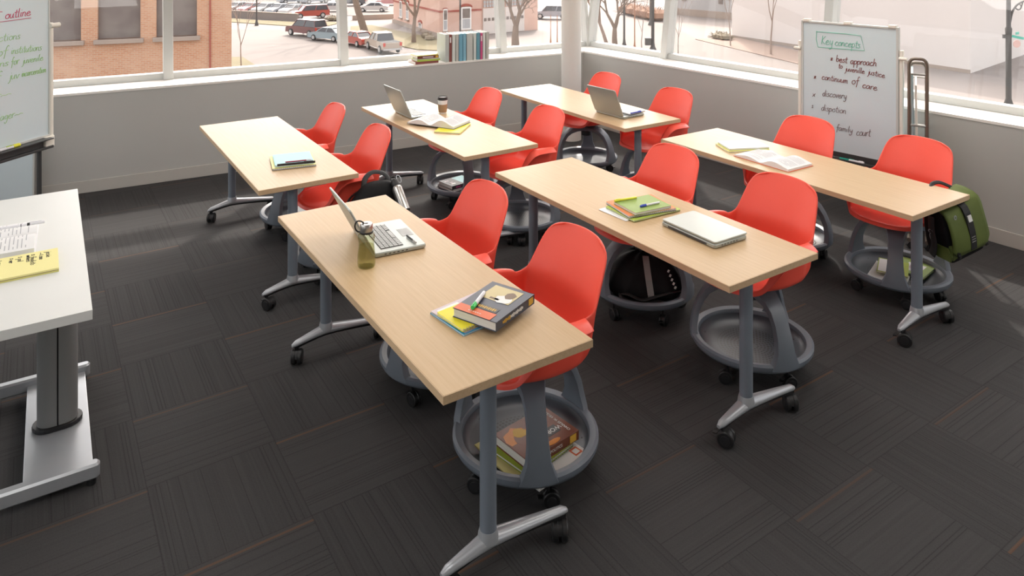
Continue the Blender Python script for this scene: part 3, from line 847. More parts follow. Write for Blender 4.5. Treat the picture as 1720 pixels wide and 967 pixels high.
mb = MB(); mb.tube(smoothline([(-.01,0,.186),(-.025,.0,.196),(-.042,.0,.194),(-.050,0,.178),(-.047,0,.160),(-.036,0,.150),(-.026,0,.150)],5), .0035, 'black', 8); mb.build('carry_loop', t, smooth=True)
# pen on laptop
p = at(690, 401, .755); q1 = at(682,395,.755); q2 = at(700,409,.755); d_ = q2-q1
pen('small dark pen resting on the open laptop palm rest', (q1+q2)/2, atan2(d_.y,d_.x), .7525, .10, .004, 'keygap', 'steel')
# --- left wall table: notebooks and pens
c, a, l1, l2 = quad((465,281),(530.5,274),(516,257), .745)
notebook('black spiral notebook with lemon cover under the blue one, table by the left wall', c + Vector((0,0,0)), a, TOPZ, l1+.03, l2+.03, .012, 'lemon', '-y', back='blackm')
notebook('pale blue notebook with black spine on the table by the left wall', c + Vector((0,.01,0)), a, TOPZ+.012, l1, l2, .012, 'teal', None)
pa = at(482,269,.77); pb = at(518,265.5,.77); d_ = pb-pa
pen('dark red pen on the pale blue notebook', (pa+pb)/2 + V*.005, atan2(d_.y,d_.x), TOPZ+.024, .16, .004, 'penred', 'penwhite', capfrac=.2)
pa = at(466,275,.77); pb = at(529,269,.77); d_ = pb-pa
pen('long black marker lying along the edge of the pale blue notebook', (pa+pb)/2 , atan2(d_.y,d_.x), TOPZ+.024, .23, .007, 'black', 'blackm', 'marker', 'marker')
# --- cup
cp = at(743.5, 190, TOPZ); t = thing('coffee_cup', 'paper coffee cup with black lid and brown sleeve', 'cup', (cp.x, cp.y, TOPZ))
cmat('sleeve', (.38,.24,.13), .8)
s_ = 1.0
mb = MB(); mb.lathe([(.0,0),(.030,.0),(.033,.04),(.042,.118),(.040,.118)], 'white', 32); mb.build('cup_body', t, smooth=True)
mb = MB(); mb.lathe([(.0325,.012),(.034,.012),(.0405,.078),(.039,.078)], 'sleeve', 32, caps=False); mb.build('cardboard_sleeve', t, smooth=True)
mb = MB(); mb.lathe([(.0435,.114),(.045,.117),(.0445,.124),(.0415,.126),(.041,.137),(.038,.139),(.036,.134),(.0,.134)], 'black', 32); mb.build('lid', t, smooth=True)

def open_book(label, p, ang, z, w, d, h, seed=1, arch=1.0, cover='keygap', tilt=0):
    """open book, spine along local y, width w per page"""
    t = thing('open_book', label, 'book', (p.x, p.y, z), ang); rnd = random.Random(seed)
    mb = MB(); mb.box((0,0,.0012), (2*w+.012, d+.008, .0024), cover); mb.build('cover', t)
    for s, hh, ar in ((-1, h*.6, arch), (1, h, arch*1.2)):
        top = [(0, .008)]; n = 12
        for i in range(1, n+1):
            q = i/n; top.append((s*w*q, .003 + hh*(sin(pi*min(q*1.6, 1)**.8 * .5))*(1 - .55*max(0,(q-.35)/.65)**1.2) + .012*ar*sin(pi*q)**2))
        mb = MB(); ring0 = [(x, -d/2, zz) for x, zz in top] + [(x, -d/2, .0026) for x, zz in reversed(top)]
        ring1 = [(x, d/2, zz) for x, _, zz in ring0]
        mb.loft([ring0, ring1], 'paper'); pg = mb.build('page_block', t, smooth=True, ang=30)
        mb = MB()
        for li in range(15):
            y = d/2 - .03 - li*(d-.06)/14
            if rnd.random() < .08: continue
            for i in range(2, n-1):
                if rnd.random() < .12: continue
                x0, z0 = top[i]; x1, z1 = top[i+1]
                mb.add([(x0,y,z0+.0006),(x1,y,z1+.0006),(x1,y-.0035,z1+.0006),(x0,y-.0035,z0+.0006)], [(0,1,2,3)], 'print')
        mb.build('printed_text', pg)
    return t
ob = Vector((-.575, 5.715, 0))
open_book('open book with curling pages beside the coffee cup', ob, R(-27), TOPZ, .21, .245, .034, 5, 1.5)
c, a, l1, l2 = quad((729.5,222),(773.4,224.6),(790,208.6), .735)
notebook('yellow notebook sticking out beneath the curling open book', c, a, TOPZ, l1, l2, .010, 'yellow', None)
bpy.context.view_layer.update()
obk = [o for o in bpy.data.objects if o.name == 'open_book'][0]; obk.location.z = TOPZ + .010
# --- laptop of the column table: notebook and pens on the keyboard
nb_ = Vector((.985,6.04,0))
notebook('small spiral notebook lying on the laptop keyboard by the column', nb_, R(-50), TOPZ+.0245, .15, .20, .010, 'paper', '-x', back='steelgrey')
q1 = at(1058,190,.775); q2 = at(1078,186,.775); d_ = q2-q1
pen('blue pen on the small notebook by the column', (q1+q2)/2, atan2(d_.y,d_.x), TOPZ+.0358, .12, .006, 'penblue', 'penblue')
# --- middle table pile
def nb_at(c1, c2, c3, z, h, cover, label, spiral, **kw):
    c, a, l1, l2 = quad(c1, c2, c3, z+h); return notebook(label, c, a, z, l1, l2, h, cover, spiral, **kw)
z = TOPZ
nb_at((1060,374),(1013,354),(1060,331), z, .003, 'penwhite', 'loose white papers at the bottom of the pile on the middle table', None, name='paper_stack')['category'] = 'papers'
z += .003
nb_at((1071,373),(1022,349),(1088,327), z, .008, 'lime', 'thin green notebook below the orange one on the middle table', None); z += .008
nb_at((1061,365),(1021,340),(1090,324), z, .013, 'orange_cover', 'orange spiral notebook in the middle of the pile', '-x', back='blackm'); z += .013
g = nb_at((1068,358),(1031,338.5),(1089,326), z, .014, 'green_cover', 'green notebook with black spine on top of the pile on the middle table', None)
z += .014
q1 = at(1031,339.5,z); q2 = at(1070,333.5,z); d_ = q1-q2
pen('yellow highlighter pen on the green notebook', (q1+q2)/2, atan2(d_.y,d_.x), z+.0005, .135, .006, 'hl_yellow', 'hl_yellow', 'highlighter', 'highlighter', .25)
q1 = at(1075,348.5,z); q2 = at(1108,341.5,z); d_ = q1-q2
pen('blue and grey ballpoint pen on the green notebook', (q1+q2)/2, atan2(d_.y,d_.x), z+.0005, .125, .0055, 'penwhite', 'penblue')
# spine strip of the green notebook: dark part
mb = MB(); 
# --- right table
c, a, l1, l2 = quad((1226,252),(1203,238),(1266,233), .755)
notebook('lime edged folder pile at the far left of the right table', c, a, TOPZ, l1, l2, .010, 'lemon', None)
notebook('white and lime notebook on top of the folder, right table', c + Vector((.01,.01,0)), a, TOPZ+.010, l1-.02, l2-.01, .014, 'penwhite', None, back='lime')
ob2 = Vector((1.692, 4.731, 0))
open_book('thick open book lying on the right table', ob2, R(-57), TOPZ, .207, .24, .030, 8, .6, 'orange_red')
# --- desk things
obd = Vector((-2.275, 3.235, 0))
open_book('thick open book with a white pen across it on the white desk', obd, R(-59), DZ+.0005, .20, .27, .045, 9, .3, 'penwhite')
q1 = at(-8, 389, DZ+.05); q2 = at(73, 376, DZ+.05); d_ = q2-q1
t = pen('white pen with dark band lying across the open book on the desk', (q1+q2)/2, atan2(d_.y,d_.x), DZ+.0535, .19, .0065, 'penwhite', 'penwhite')
mb = MB(); mb.cyl((.045,0,.0065), .0068, .035, 'blackm', 14, None, 'X'); mb.cyl((.005,0,.0065), .0068, .004, 'blackm', 14, None, 'X'); mb.build('dark_band', t, smooth=True)
c, a, l1, l2 = quad((99,449),(97,415),(0,427), DZ+.015)
cmat('legal', (.80,.74,.33), .8)
e = at(99,449,DZ+.016); e2_ = at(97,415.5,DZ+.016); dd = (e2_-e).normalized(); pl = (e2_-e).length; pw = .30
cc_ = e + dd*(pl/2) + Vector((-dd.y, dd.x, 0))*(pw/2)
pad = thing('legal_pad', 'yellow legal pad with black handwriting on the white desk', 'notepad', (cc_.x, cc_.y, DZ), atan2(dd.y, dd.x))
mb = MB(); mb.box((0,0,.012), (pl, pw, .007), 'legal'); mb.box((0,0,.003), (pl, pw, .006), 'lemon'); mb.build('sheets', pad)
mb = MB(); mb.box((0,0,.0073), (pl-.001, pw-.001, .0022), 'brownp'); mb.build('cardboard_back', pad)
mb = MB()
def padline(txt, yo, x0, x1): write(mb, txt, (x0, yo, .0158), (x1, yo, .0158), 'ink_black', .0022, .009, Vector((0,1,0)))
LN = [('jessie',.03),('~1 case',.055),('* finalists',.085),('winners',.10),('1 pol',.13),('2 ver'.replace('2','*'),.16),('3 xxx'.replace('3','1'),.20)]
for i, (tx, oo) in enumerate(LN):
    y = -pw/2 + oo + .012
    mb.ms
    write(mb, tx, (pl/2-.025, y, .0158), (pl/2-.025-.011*len(tx), y, .0158), 'ink_black', .0022, .010, Vector((0,-1,0)))
mb.build('handwriting', pad)

# ================================================================ WHITEBOARDS
def plane_pt(origin, xd, px, py):
    """intersection of the view ray with the vertical plane -> local (x,z)"""
    e = Vector(((px-CX)/F, 1, 0)); o = Vector((origin[0], origin[1], 0)); p = isect(o, xd, Vector((0,0,0)), e)
    z = H - (py-HY)/F*p.y
    return (p-o).dot(xd), z
def markerset(board_loc, rz): pass
# right board
W0 = Vector((2.354, 5.9, 0)); W1 = Vector((2.84, 5.363, 0)); xd = (W1-W0).normalized(); bw = (W1-W0).length; ra = atan2(xd.y, xd.x)
wb = thing('whiteboard', 'mobile whiteboard headed Key concepts standing by the right windows', 'whiteboard', tuple((W0+W1)/2), ra)
def loc(px, py): 
    x, z = plane_pt(W0, xd, px, py); return (x - bw/2, z)
zb, zt = .505, 1.52
mb = MB(); mb.box((0, .012, (zb+zt)/2), (bw, .022, zt-zb), 'boardw'); mb.build('writing_surface', wb)
mb = MB()
for x in (-bw/2, bw/2): mb.box((x, .010, (zb+zt)/2), (.018, .034, zt-zb+.018), 'frame')
mb.box((0, .010, zt), (bw, .034, .016), 'frame'); mb.build('panel_frame', wb, bevel=.003)
mb = MB()
for x in (-bw/2+.035, 0, bw/2-.035): mb.box((x, .008, zt+.012), (.055, .045, .022), 'cream')
mb.build('top_clip', wb, bevel=.004)
for s in (-1, 1):
    mb = MB(); mb.rbox((s*(bw/2+.024), .012, (zt-.16+.40)/2), (.028, .03, zt-.16-.40), 'cream', .008); mb.build('upright', wb, smooth=True)
    mb = MB(); mb.cyl((s*(bw/2+.04), -.005, 1.30), .013, .055, 'cream', 14, None, 'X'); mb.build('hanging_peg', wb, smooth=True)
    mb = MB(); mb.rbox((s*(bw/2+.01), .045, .22), (.024, .024, .40), 'traydark', .008); mb.rbox((s*(bw/2+.01), .045, .045), (.035, .24, .03), 'traydark', .012); mb.build('leg', wb, smooth=True)
    for yy in (-.06, .12): caster(wb, (s*(bw/2+.01), yy, 0), .025, .012, .04, .7)
mb = MB(); mb.plate([(-bw/2-.03, zb-.055), (bw/2+.03, zb-.055), (bw/2+.03, zb+.018), (-bw/2-.03, zb+.018)], .05, 'traydark', Matrix.Translation((0,.0,0))); mb.box((0, -.035, zb-.035), (bw+.06, .075, .012), 'traydark'); mb.box((0, -.07, zb-.028), (bw+.06, .006, .026), 'traydark'); mb.build('marker_tray', wb, bevel=.003)
def wline(mb, txt, a, b, m, xh, w=.005):
    x0, z0 = loc(*a); x1, z1 = loc(*b); write(mb, txt, (x0, -.001, z0), (x1, -.001, z1), m, w, xh)
def line(par, words, m, name='handwritten_line'):
    mb = MB()
    for w_ in words: wline(mb, w_[0], w_[1], w_[2], m, w_[3], w_[4])
    return mb.build(name, par)
line(wb, [('Key', (1379,74), (1399,76), .036, .004), ('concepts', (1402,76), (1445,81), .030, .004)], 'ink_green', 'green_heading')
bxp = [loc(1371,53), loc(1422,57), loc(1446,60), loc(1452,85), loc(1412,82), loc(1374,79), loc(1371,66), loc(1372,52)]
mb = MB(); mb.tube([(x, -.001, z) for x, z in bxp], .002, 'ink_green', 5); mb.build('green_box_outline', wb)
line(wb, [('*', (1394,102), (1400,103), .020, .005), ('best', (1404,103), (1423,106), .026, .005), ('approach', (1428,107), (1472,111), .027, .005)], 'ink_red')
line(wb, [('to', (1408,114), (1415,115), .020, .0045), ('juvenille', (1419,119), (1452,124), .022, .0045), ('justice', (1457,124), (1486,131), .022, .0045)], 'ink_red')
line(wb, [('*', (1366,132), (1372,133), .018, .0045), ('continuum', (1380,133), (1424,140), .024, .0045), ('of', (1430,141), (1442,142), .030, .0045), ('care', (1448,147), (1473,152), .026, .0045)], 'ink_red')
line(wb, [('x', (1364,162), (1369,162), .022, .004), ('discovery', (1381,161), (1422,166), .026, .004)], 'ink_dark')
line(wb, [('1', (1363,181), (1367,181), .016, .0035), ('dispotion', (1379,185), (1421,191), .026, .0035)], 'ink_dark')
line(wb, [('family', (1404,218), (1432,223), .024, .0035), ('court', (1438,227), (1462,229), .030, .0035)], 'ink_dark')
WBX = Matrix.Translation((W0+W1)/2) @ Matrix.Rotation(ra, 4, 'Z')
cmat('mk_green', (.0,.30,.22), .4)
for px_, m_, lb in ((1403,'traydark','black capped marker on the right whiteboard tray'), (1426,'mk_green','green marker on the right whiteboard tray'), (1442,'penwhite','white marker on the right whiteboard tray')):
    x_ = loc(px_, 265)[0]; pw_ = WBX @ Vector((x_, -.035, 0)); pen(lb, pw_, ra+.05, zb-.029, .11, .009, m_ if m_ != 'penwhite' else 'penwhite', m_, 'marker', 'marker', .35)

# rack at right
rk0 = at(1525, 225, .95); 
ra_ = Vector((2.836, 5.2, 0)); rb_ = Vector((2.934, 5.1455, 0)); rd = (rb_-ra_).normalized(); rn = Vector((-rd.y, rd.x, 0))
rk = thing('board_cart', 'bronze tubular cart with two rungs holding pale blue panels', 'cart', tuple((ra_+rb_)/2), atan2(rd.y, rd.x))
hw = .056; ztp = 1.33
for yy, in ((.0,), (.45,)):
    ztp = 1.33 if yy == 0 else 1.24
    arc = [(-hw, yy, .06), (-hw, yy, ztp-.05)] + [(-hw+.035-.035*cos(b), yy, ztp-.05+.045*sin(b)) for b in [pi/2*k/5 for k in range(1,6)]] + [(hw-.035+.035*sin(b), yy, ztp-.05+.045*cos(b)) for b in [pi/2*k/5 for k in range(0,6)]] + [(hw, yy, .06)]
    mb = MB(); mb.tube(arc, .0115, 'bronze', 12); mb.build('end_frame', rk, smooth=True)
    for z_ in (ztp-.115, ztp-.48, ztp-.85):
        mb = MB(); mb.tube([(-hw, yy, z_), (hw, yy, z_)], .007, 'steel', 8); mb.build('rung', rk, smooth=True)
mb = MB()
for x in (-hw, hw): mb.tube([(x, -.1, .065), (x, .55, .065)], .014, 'bronze', 10)
mb.tube([(-hw,.31,.065),(hw,.31,.065)], .014, 'bronze', 10)
mb.build('base_rail', rk, smooth=True)
for x in (-hw, hw):
    for y in (-.08, .53): caster(rk, (x, y, 0), .024, .010, .055, .4)
mb = MB(); mb.box((-.030, .235, .66), (.014, .40, 1.10), 'bluepanel', ry=R(-1.0)); mb.build('stored_panel', rk, bevel=.002)
mb = MB(); mb.box((-.006, .235, .62), (.014, .40, 1.02), 'cream', ry=R(-1.0)); mb.build('stored_panel', rk, bevel=.002)

# left board
L1 = Vector((-3.18, 5.0, 0)); xl = Vector((.25,.97,0)).normalized(); lw = .95; L0 = L1 - xl*lw; la = atan2(xl.y, xl.x)
lb_ = thing('whiteboard', 'mobile whiteboard with red heading and green notes at the left edge', 'whiteboard', tuple((L0+L1)/2), la)
zb, zt = .83, 2.02
bw2 = lw
mb = MB(); mb.box((0, .012, (zb+zt)/2), (lw, .022, zt-zb), 'boardw'); mb.build('writing_surface', lb_)
mb = MB()
for x in (-lw/2, lw/2): mb.box((x, .010, (zb+zt)/2), (.010, .030, zt-zb), 'frame')
mb.box((0,.010,zt), (lw,.030,.012), 'frame'); mb.box((0,.006,zb), (lw,.034,.014), 'frame'); mb.build('panel_frame', lb_, bevel=.002)
for s in (-1, 1):
    mb = MB(); mb.rbox((s*(lw/2+.016), .005, (1.60+.755)/2), (.026, .035, 1.60-.755), 'cream', .008); mb.rbox((s*(lw/2-.015), -.0, .79), (.075,.06,.075), 'cream', .01); mb.build('upright', lb_, smooth=True)
    mb = MB(); mb.cyl((s*(lw/2+.035), -.012, 1.58), .017, .075, 'cream', 16, None, 'X'); mb.build('hanging_peg', lb_, smooth=True)
    mb = MB(); mb.rbox((s*(lw/2-.035), .045, .40), (.026, .026, .72), 'traydark', .008); mb.rbox((s*(lw/2-.035), .02, .045), (.035, .46, .03), 'traydark', .012); mb.build('leg', lb_, smooth=True)
    for yy in (-.17, .21): caster(lb_, (s*(lw/2-.035), yy, 0), .025, .012, .04, .7)
mb = MB(); mb.box((-.02, .005, zb-.040), (lw-.02, .03, .070), 'traydark'); mb.box((0, -.035, zb-.012), (lw-.04, .065, .010), 'traydark'); mb.box((0, -.020, .755), (lw+.01, .035, .018), 'traydark'); mb.build('marker_tray', lb_, bevel=.003)
def loc(px, py):
    x, z = plane_pt(L0, xl, px, py); return (x - lw/2, z)
line(lb_, [('r', (-6,27), (2,26), .024, .005), ('outline', (8,32), (51,25.5), .028, .005)], 'ink_pink', 'red_heading')
x0, z0 = loc(-30,41); x1, z1 = loc(52,30); mb = MB(); mb.tube([(x0,-.001,z0),(x1,-.001,z1)], .002, 'ink_pink', 5); mb.build('red_underline', lb_)
line(lb_, [('junctions', (-22,73), (34,65), .026, .003)], 'ink_lime')
line(lb_, [('types', (-55,104), (-12,97), .026, .0035), ('of', (-6,96), (12,92), .030, .0035), ('institutions', (18,91), (70,84), .024, .0035)], 'ink_lime')
line(lb_, [('facil', (-80,124), (-50,120), .026, .0035), ('ations', (-30,117), (14,110), .024, .0035), ('for', (18,110), (32,107), .026, .0035), ('juvenile', (37,107), (72,101), .022, .0035)], 'ink_lime')
line(lb_, [('types', (-85,149), (-50,143), .026, .0035), ('of', (-20,138), (0,135), .030, .0035), ('juv', (14,134), (32,131), .026, .0035), ('incarceration', (36,129), (77,121), .022, .004)], 'ink_lime')
line(lb_, [('nr~', (-12,167), (18,160), .022, .003)], 'ink_lime')
line(lb_, [('ager~', (0,203), (38,193), .026, .003)], 'ink_lime')
LBX = Matrix.Translation((L0+L1)/2) @ Matrix.Rotation(la, 4, 'Z')
for px_, m_, lb in ((3,'lime','green marker on the left whiteboard tray'), (15,'hl_yellow','yellow and white marker on the left whiteboard tray')):
    x_ = loc(px_, 240)[0]; pw_ = LBX @ Vector((x_, -.035, 0)); pen(lb, pw_, la+.02, zb-.007, .10, .009, 'penwhite', m_, 'marker', 'marker', .5)
# spare panel leaning on the left wall below
pt = at(57, 331, 0.0)
pnl = thing('spare_whiteboard_panel', 'spare whiteboard panel leaning on the left wall behind the left whiteboard', 'whiteboard panel', tuple(isect(WC - nL*.13, dL, Vector((0,0,0)), Vector(((57-CX)/F,1,0)))), atan2(dL.y, dL.x))
X = Matrix.Rotation(R(-7), 4, 'X')
mb = MB(); mb.box((-.45, 0, .40), (.88, .014, .78), 'boardw', X=X); mb.build('panel', pnl)
mb = MB(); mb.box((-.005,0,.40), (.012,.022,.80), 'frame', X=X); mb.box((-.895,0,.40), (.012,.022,.80), 'frame', X=X); mb.box((-.45,0,.80), (.90,.022,.012), 'frame', X=X); mb.box((-.45,0,.006), (.90,.022,.012), 'frame', X=X); mb.build('panel_frame', pnl)
# ================================================================ BAGS
cmat('bag_black', (.012,.012,.013), .75); cmat('bag_strap', (.02,.02,.021), .6); cmat('bag_grey', (.30,.30,.29), .7)
M['bag_green'] = noisy('bag_green_canvas', (.125,.165,.035), (.095,.13,.025), 6, .7, .2)
M['bag_black'] = noisy('bag_black_nylon', (.012,.012,.013), (.007,.007,.008), 12, .7, .35, spec=.2)
def soft(mb, rings, m, X=None): mb.loft(rings, m, X)
def srect(hx, hy, z, cx=0, cy=0, n=20, e=3.0):
    return [(cx+hx*abs(cos(a))**(2/e)*(1 if cos(a)>0 else -1), cy+hy*abs(sin(a))**(2/e)*(1 if sin(a)>0 else -1), z) for a in [2*pi*i/n+.001 for i in range(n)]]
# black backpack, hung from the near arm of its chair
arm = Vector((-1.13,4.80,0)) + V*.10 + U*.285
bp = thing('backpack', 'black backpack hanging from the red chair arm, steel bottle clipped to it', 'backpack', tuple(arm + U*.105 - Vector((0,0,0))), TA + pi/2)
# local x = along V, y = -U
mb = MB(); rr = []
for z, hx, hy in ((.21,.13,.05),(.225,.185,.075),(.30,.215,.09),(.42,.215,.09),(.53,.19,.085),(.61,.14,.07),(.655,.085,.045),(.665,.04,.02)): rr.append(srect(hx, hy, z))
mb.loft(rr, 'bag_black'); mb.build('pack_body', bp, smooth=True, sub=1)
mb = MB(); rr = []
for z, hx, hy in ((.23,.09,.02),(.25,.12,.035),(.33,.125,.04),(.39,.11,.03),(.41,.08,.015)): rr.append(srect(hx, hy, z, 0, -.095))
mb.loft(rr, 'bag_black'); mb.build('front_pocket', bp, smooth=True, sub=1)
mb = MB(); mb.tube(smoothline([(-.09,.02,.62),(-.06,.06,.675),(.0,.08,.700),(.07,.06,.68),(.10,.02,.62)],5), .017, 'bag_strap', 8, flat=.5); mb.build('carry_handle', bp, smooth=True)
for s in (-1,1):
    mb = MB(); mb.tube(smoothline([(s*.07,.05,.62),(s*.15,.10,.55),(s*.20,.09,.42),(s*.185,.06,.28)],5), .02, 'bag_strap', 8, flat=.3); mb.build('shoulder_strap', bp, smooth=True)
mb = MB()
for z_ in (.44,.53): mb.tube(smoothline([(-.15,-.065,z_-.02),(0,-.095,z_+.01),(.15,-.065,z_-.02)],5), .004, 'bag_strap', 6)
mb.build('zip', bp, smooth=True)
b0 = at(662,304,.63)*1.0; b1 = at(688,336,.52)
P0 = Vector((-.745,4.55,.680)); P1 = Vector((-.645,4.42,.515))
sb = thing('steel_bottle', 'steel flask with black cap clipped to the black backpack', 'bottle', tuple(P1), 0)
ax = (P0-P1); LL = ax.length; ax.normalize()
X = ax.to_track_quat('Z', 'Y').to_matrix().to_4x4()
mb = MB(); mb.lathe([(.0,.0),(.028,.0),(.032,.004),(.032,.15),(.028,.165),(.022,.170),(.0,.172)], 'steel', 28, X, caps=False); mb.build('bottle_body', sb, smooth=True)
mb = MB(); mb.lathe([(.0,.168),(.023,.168),(.025,.172),(.025,.205),(.018,.214),(.0,.215)], 'black', 24, X, caps=False); mb.build('cap', sb, smooth=True)
mb = MB(); mb.tube([tuple(X @ Vector((.018*cos(a)-.0, 0, .222+.018*sin(a)))) for a in [2*pi*i/14 for i in range(14)]], .003, 'black', 6, close=True); mb.tube([tuple(X @ Vector((.014*cos(a)-.035, .0, .215+.026*sin(a)))) for a in [2*pi*i/14 for i in range(14)]], .0025, 'foot', 6, close=True); mb.build('carabiner', sb, smooth=True)

# green messenger bag: local x = V (width), y = -U (depth), z up, tilted
gb_c = Vector((2.545,4.168,0))
gb = thing('messenger_bag', 'green messenger bag with black strap hanging from the farthest right red chair', 'bag', tuple(gb_c), TA + pi/2 - R(16))
T = Matrix.Translation((0,0,.385)) @ Matrix.Rotation(R(-15), 4, 'Y') @ Matrix.Rotation(R(4), 4, 'X') @ Matrix.Diagonal((.80,1.0,.90,1))
mb = MB(); rr = []
for z, hx, hy in ((.0,.135,.06),(.008,.155,.08),(.09,.163,.088),(.2,.163,.085),(.30,.160,.075),(.335,.155,.06)): rr.append(srect(hx, hy, z, 0, .0, 40, 9))
mb.loft(rr, 'bag_black', T); mb.build('bag_body', gb, smooth=True, ang=50)
# green lower front panel
mb = MB(); rr = []
for z, hx in ((.004,.135),(.03,.150),(.08,.158),(.13,.158)): rr.append([(-hx,-.072-.02*min(1,z/.06),z),(hx,-.072-.02*min(1,z/.06),z),(hx,-.05,z),(-hx,-.05,z)])
mb.loft(rr, 'bag_green', T); mb.build('front_panel', gb, bevel=.006)
mb = MB(); mb.plate([(-.03,.0),(.06,.005),(.075,.05),(.06,.10),(-.05,.09)], .012, 'bag_green', T @ Matrix.Translation((-.170,-.02,.015)) @ Matrix.Rotation(-pi/2,4,'Z')); mb.build('side_panel', gb, bevel=.004)
# flap: curved sheet over the top and down the front with rounded corners
prof = [(.085,.30),(.075,.335),(.055,.352),(.0,.358),(-.05,.352),(-.078,.335),(-.092,.30),(-.102,.24),(-.108,.17),(-.108,.12),(-.105,.085),(-.103,.06)]
mb = MB(); nx = 14; rings = []
for i in range(nx+1):
    x = -.165 + .33*i/nx; ring = []
    edge = max(0, abs(x)/.165-.70)/.30
    for j, (y, z) in enumerate(prof):
        zz = z
        if j == len(prof)-1: zz = z + .050*edge**2.2
        if j == len(prof)-2: zz = z + .030*edge**2.2
        if j == len(prof)-3: zz = z + .010*edge**2.2
        top = .0
        if j < 7: zz += .022*max(0, x/.165)**2
        ring.append((x, y - .006*sin(9*x+z*12) , zz))
    rings.append(ring)
vs = [p for r in rings for p in r]; n_ = len(prof); fs = [(i*n_+j, i*n_+j+1, (i+1)*n_+j+1, (i+1)*n_+j) for i in range(nx) for j in range(n_-1)]
mb.add(vs, fs, 'bag_green', T); fl = mb.build('flap', gb, smooth=True, solid=.008, ang=50)
mb = MB(); rings = []
for y, z in prof[1:]: rings.append([(-.016,y-.012,z+.008),(.036,y-.012,z+.008),(.036,y-.003,z),(-.016,y-.003,z)])
mb.loft(rings, 'bag_strap', T); mb.build('flap_strap', gb)
mb = MB(); mb.box((.010,-.114,.275), (.032,.006,.038), 'white', X=T, rx=R(-10)); mb.build('white_tag', gb)
mb = MB()
for k in range(3): mb.box((.011,-.1205,.155-.016*k), (.034,.002,.003), 'bag_grey', X=T)
mb.build('strap_stitching', gb)
for x in (-.12, .13):
    mb = MB(); mb.box((x,-.10,.085), (.030,.018,.050), 'black', X=T); mb.box((x,-.108,.06), (.024,.014,.022), 'black', X=T); mb.build('buckle', gb, bevel=.003)
mb = MB(); mb.tube(smoothline([(-.175,.0,.30),(-.19,.0,.22),(-.20,-.01,.12),(-.185,.03,.02)],5), .022, 'bag_strap', 8, T, flat=.35); mb.build('shoulder_strap', gb, smooth=True)
mb = MB(); mb.tube([tuple(T @ Vector((-.195, .018*cos(a), .20+.014*sin(a)))) for a in [2*pi*i/12 for i in range(12)]], .003, 'foot', 6, close=True)
mb.tube([tuple(T @ Vector((-.197, .012*cos(a), .165+.026*sin(a)))) for a in [2*pi*i/12 for i in range(12)]], .0035, 'foot', 6, close=True); mb.build('clip', gb, smooth=True)
mb = MB(); mb.tube([tuple(T @ Vector((-.115+.010*cos(a), -.115, .325+.012*sin(a)))) for a in [2*pi*i/12 for i in range(12)]], .0025, 'foot', 6, close=True); mb.build('d_ring', gb, smooth=True)
mb = MB(); mb.tube(smoothline([(.0,.04,.33),(-.02,.09,.37),(.03,.13,.385),(.09,.12,.385),(.13,.07,.36)],5), .012, 'black', 8, T, flat=.6); mb.build('grab_handle', gb, smooth=True)

# black bag on the tray of the middle chair
tbx = Vector((.778,4.275,.100))
kb = thing('duffel_bag', 'black bag with grey stripe stuffed on a chair tray', 'bag', tuple(tbx), R(-8))
mb = MB(); rr = []
for z, hx, hy in ((.0,.13,.11),(.008,.19,.15),(.05,.222,.175),(.10,.218,.170),(.15,.20,.155),(.20,.165,.125),(.235,.12,.085),(.250,.06,.04)):
    rr.append([(x*(1+.035*sin(7*atan2(y,x)+z*40)+.025*sin(13*atan2(y,x)-z*25)), y*(1+.035*sin(7*atan2(y,x)+z*40)+.025*sin(13*atan2(y,x)-z*25)), zz+.006*sin(9*atan2(y,x))) for x, y, zz in srect(hx, hy, z, .0, 0, 56, 3.0)])
mb.loft(rr, 'bag_black'); mb.build('bag_body', kb, smooth=True, sub=1)
def surf(x, z):   # front (-y) surface y of the bag
    tab = [(.0,.11),(.008,.15),(.05,.175),(.10,.170),(.15,.155),(.20,.125),(.235,.085),(.25,.04)]
    tx = [(.0,.13),(.008,.19),(.05,.222),(.10,.218),(.15,.20),(.20,.165),(.235,.12),(.25,.06)]
    hy = interp(tab, z); hx = interp(tx, z); q = min(.98, abs(x)/hx)
    return -hy*(1-q**3.0)**(1/3.0)*1.03
mb = MB(); rings = []
for z in (.02,.06,.10,.14,.18,.215,.238):
    x0 = .035 - .15*(z-.02); y = surf(x0, z) - .003
    rings.append([(x0-.018,y,z),(x0+.018,y-.001,z),(x0+.018,y+.006,z),(x0-.018,y+.006,z)])
mb.loft(rings, 'bag_grey'); mb.build('grey_stripe', kb)
mb = MB(); mb.tube(smoothline([(-.14,-.12,.03),(-.10,-.17,.055),(-.02,-.185,.035),(.06,-.185,.060),(.15,-.14,.07),(.19,-.08,.05)],5), .020, 'bag_strap', 8, flat=.35); mb.tube(smoothline([(-.14,-.13,.05),(-.13,-.165,.03),(-.05,-.19,.018),(.05,-.19,.035),(.11,-.175,.02)],5), .012, 'bag_strap', 8, flat=.35); mb.build('strap', kb, smooth=True)
mb = MB(); rr = [srect(.02,.04,z,-.245+.02*k,.06,12,3) for k, z in enumerate((.02,.08,.14,.19))]; mb.loft(rr, 'bag_black'); mb.build('side_pocket', kb, smooth=True)
mb = MB()
for k in range(5): mb.box((.165-.009*k, surf(.165-.009*k,.10+.02*k)-.004, .10+.02*k), (.010,.005,.014), 'white', ry=R(25))
mb.build('white_piping', kb)

# ================================================================ BOOKS ON THE CHAIR TRAYS
TZ = .0985
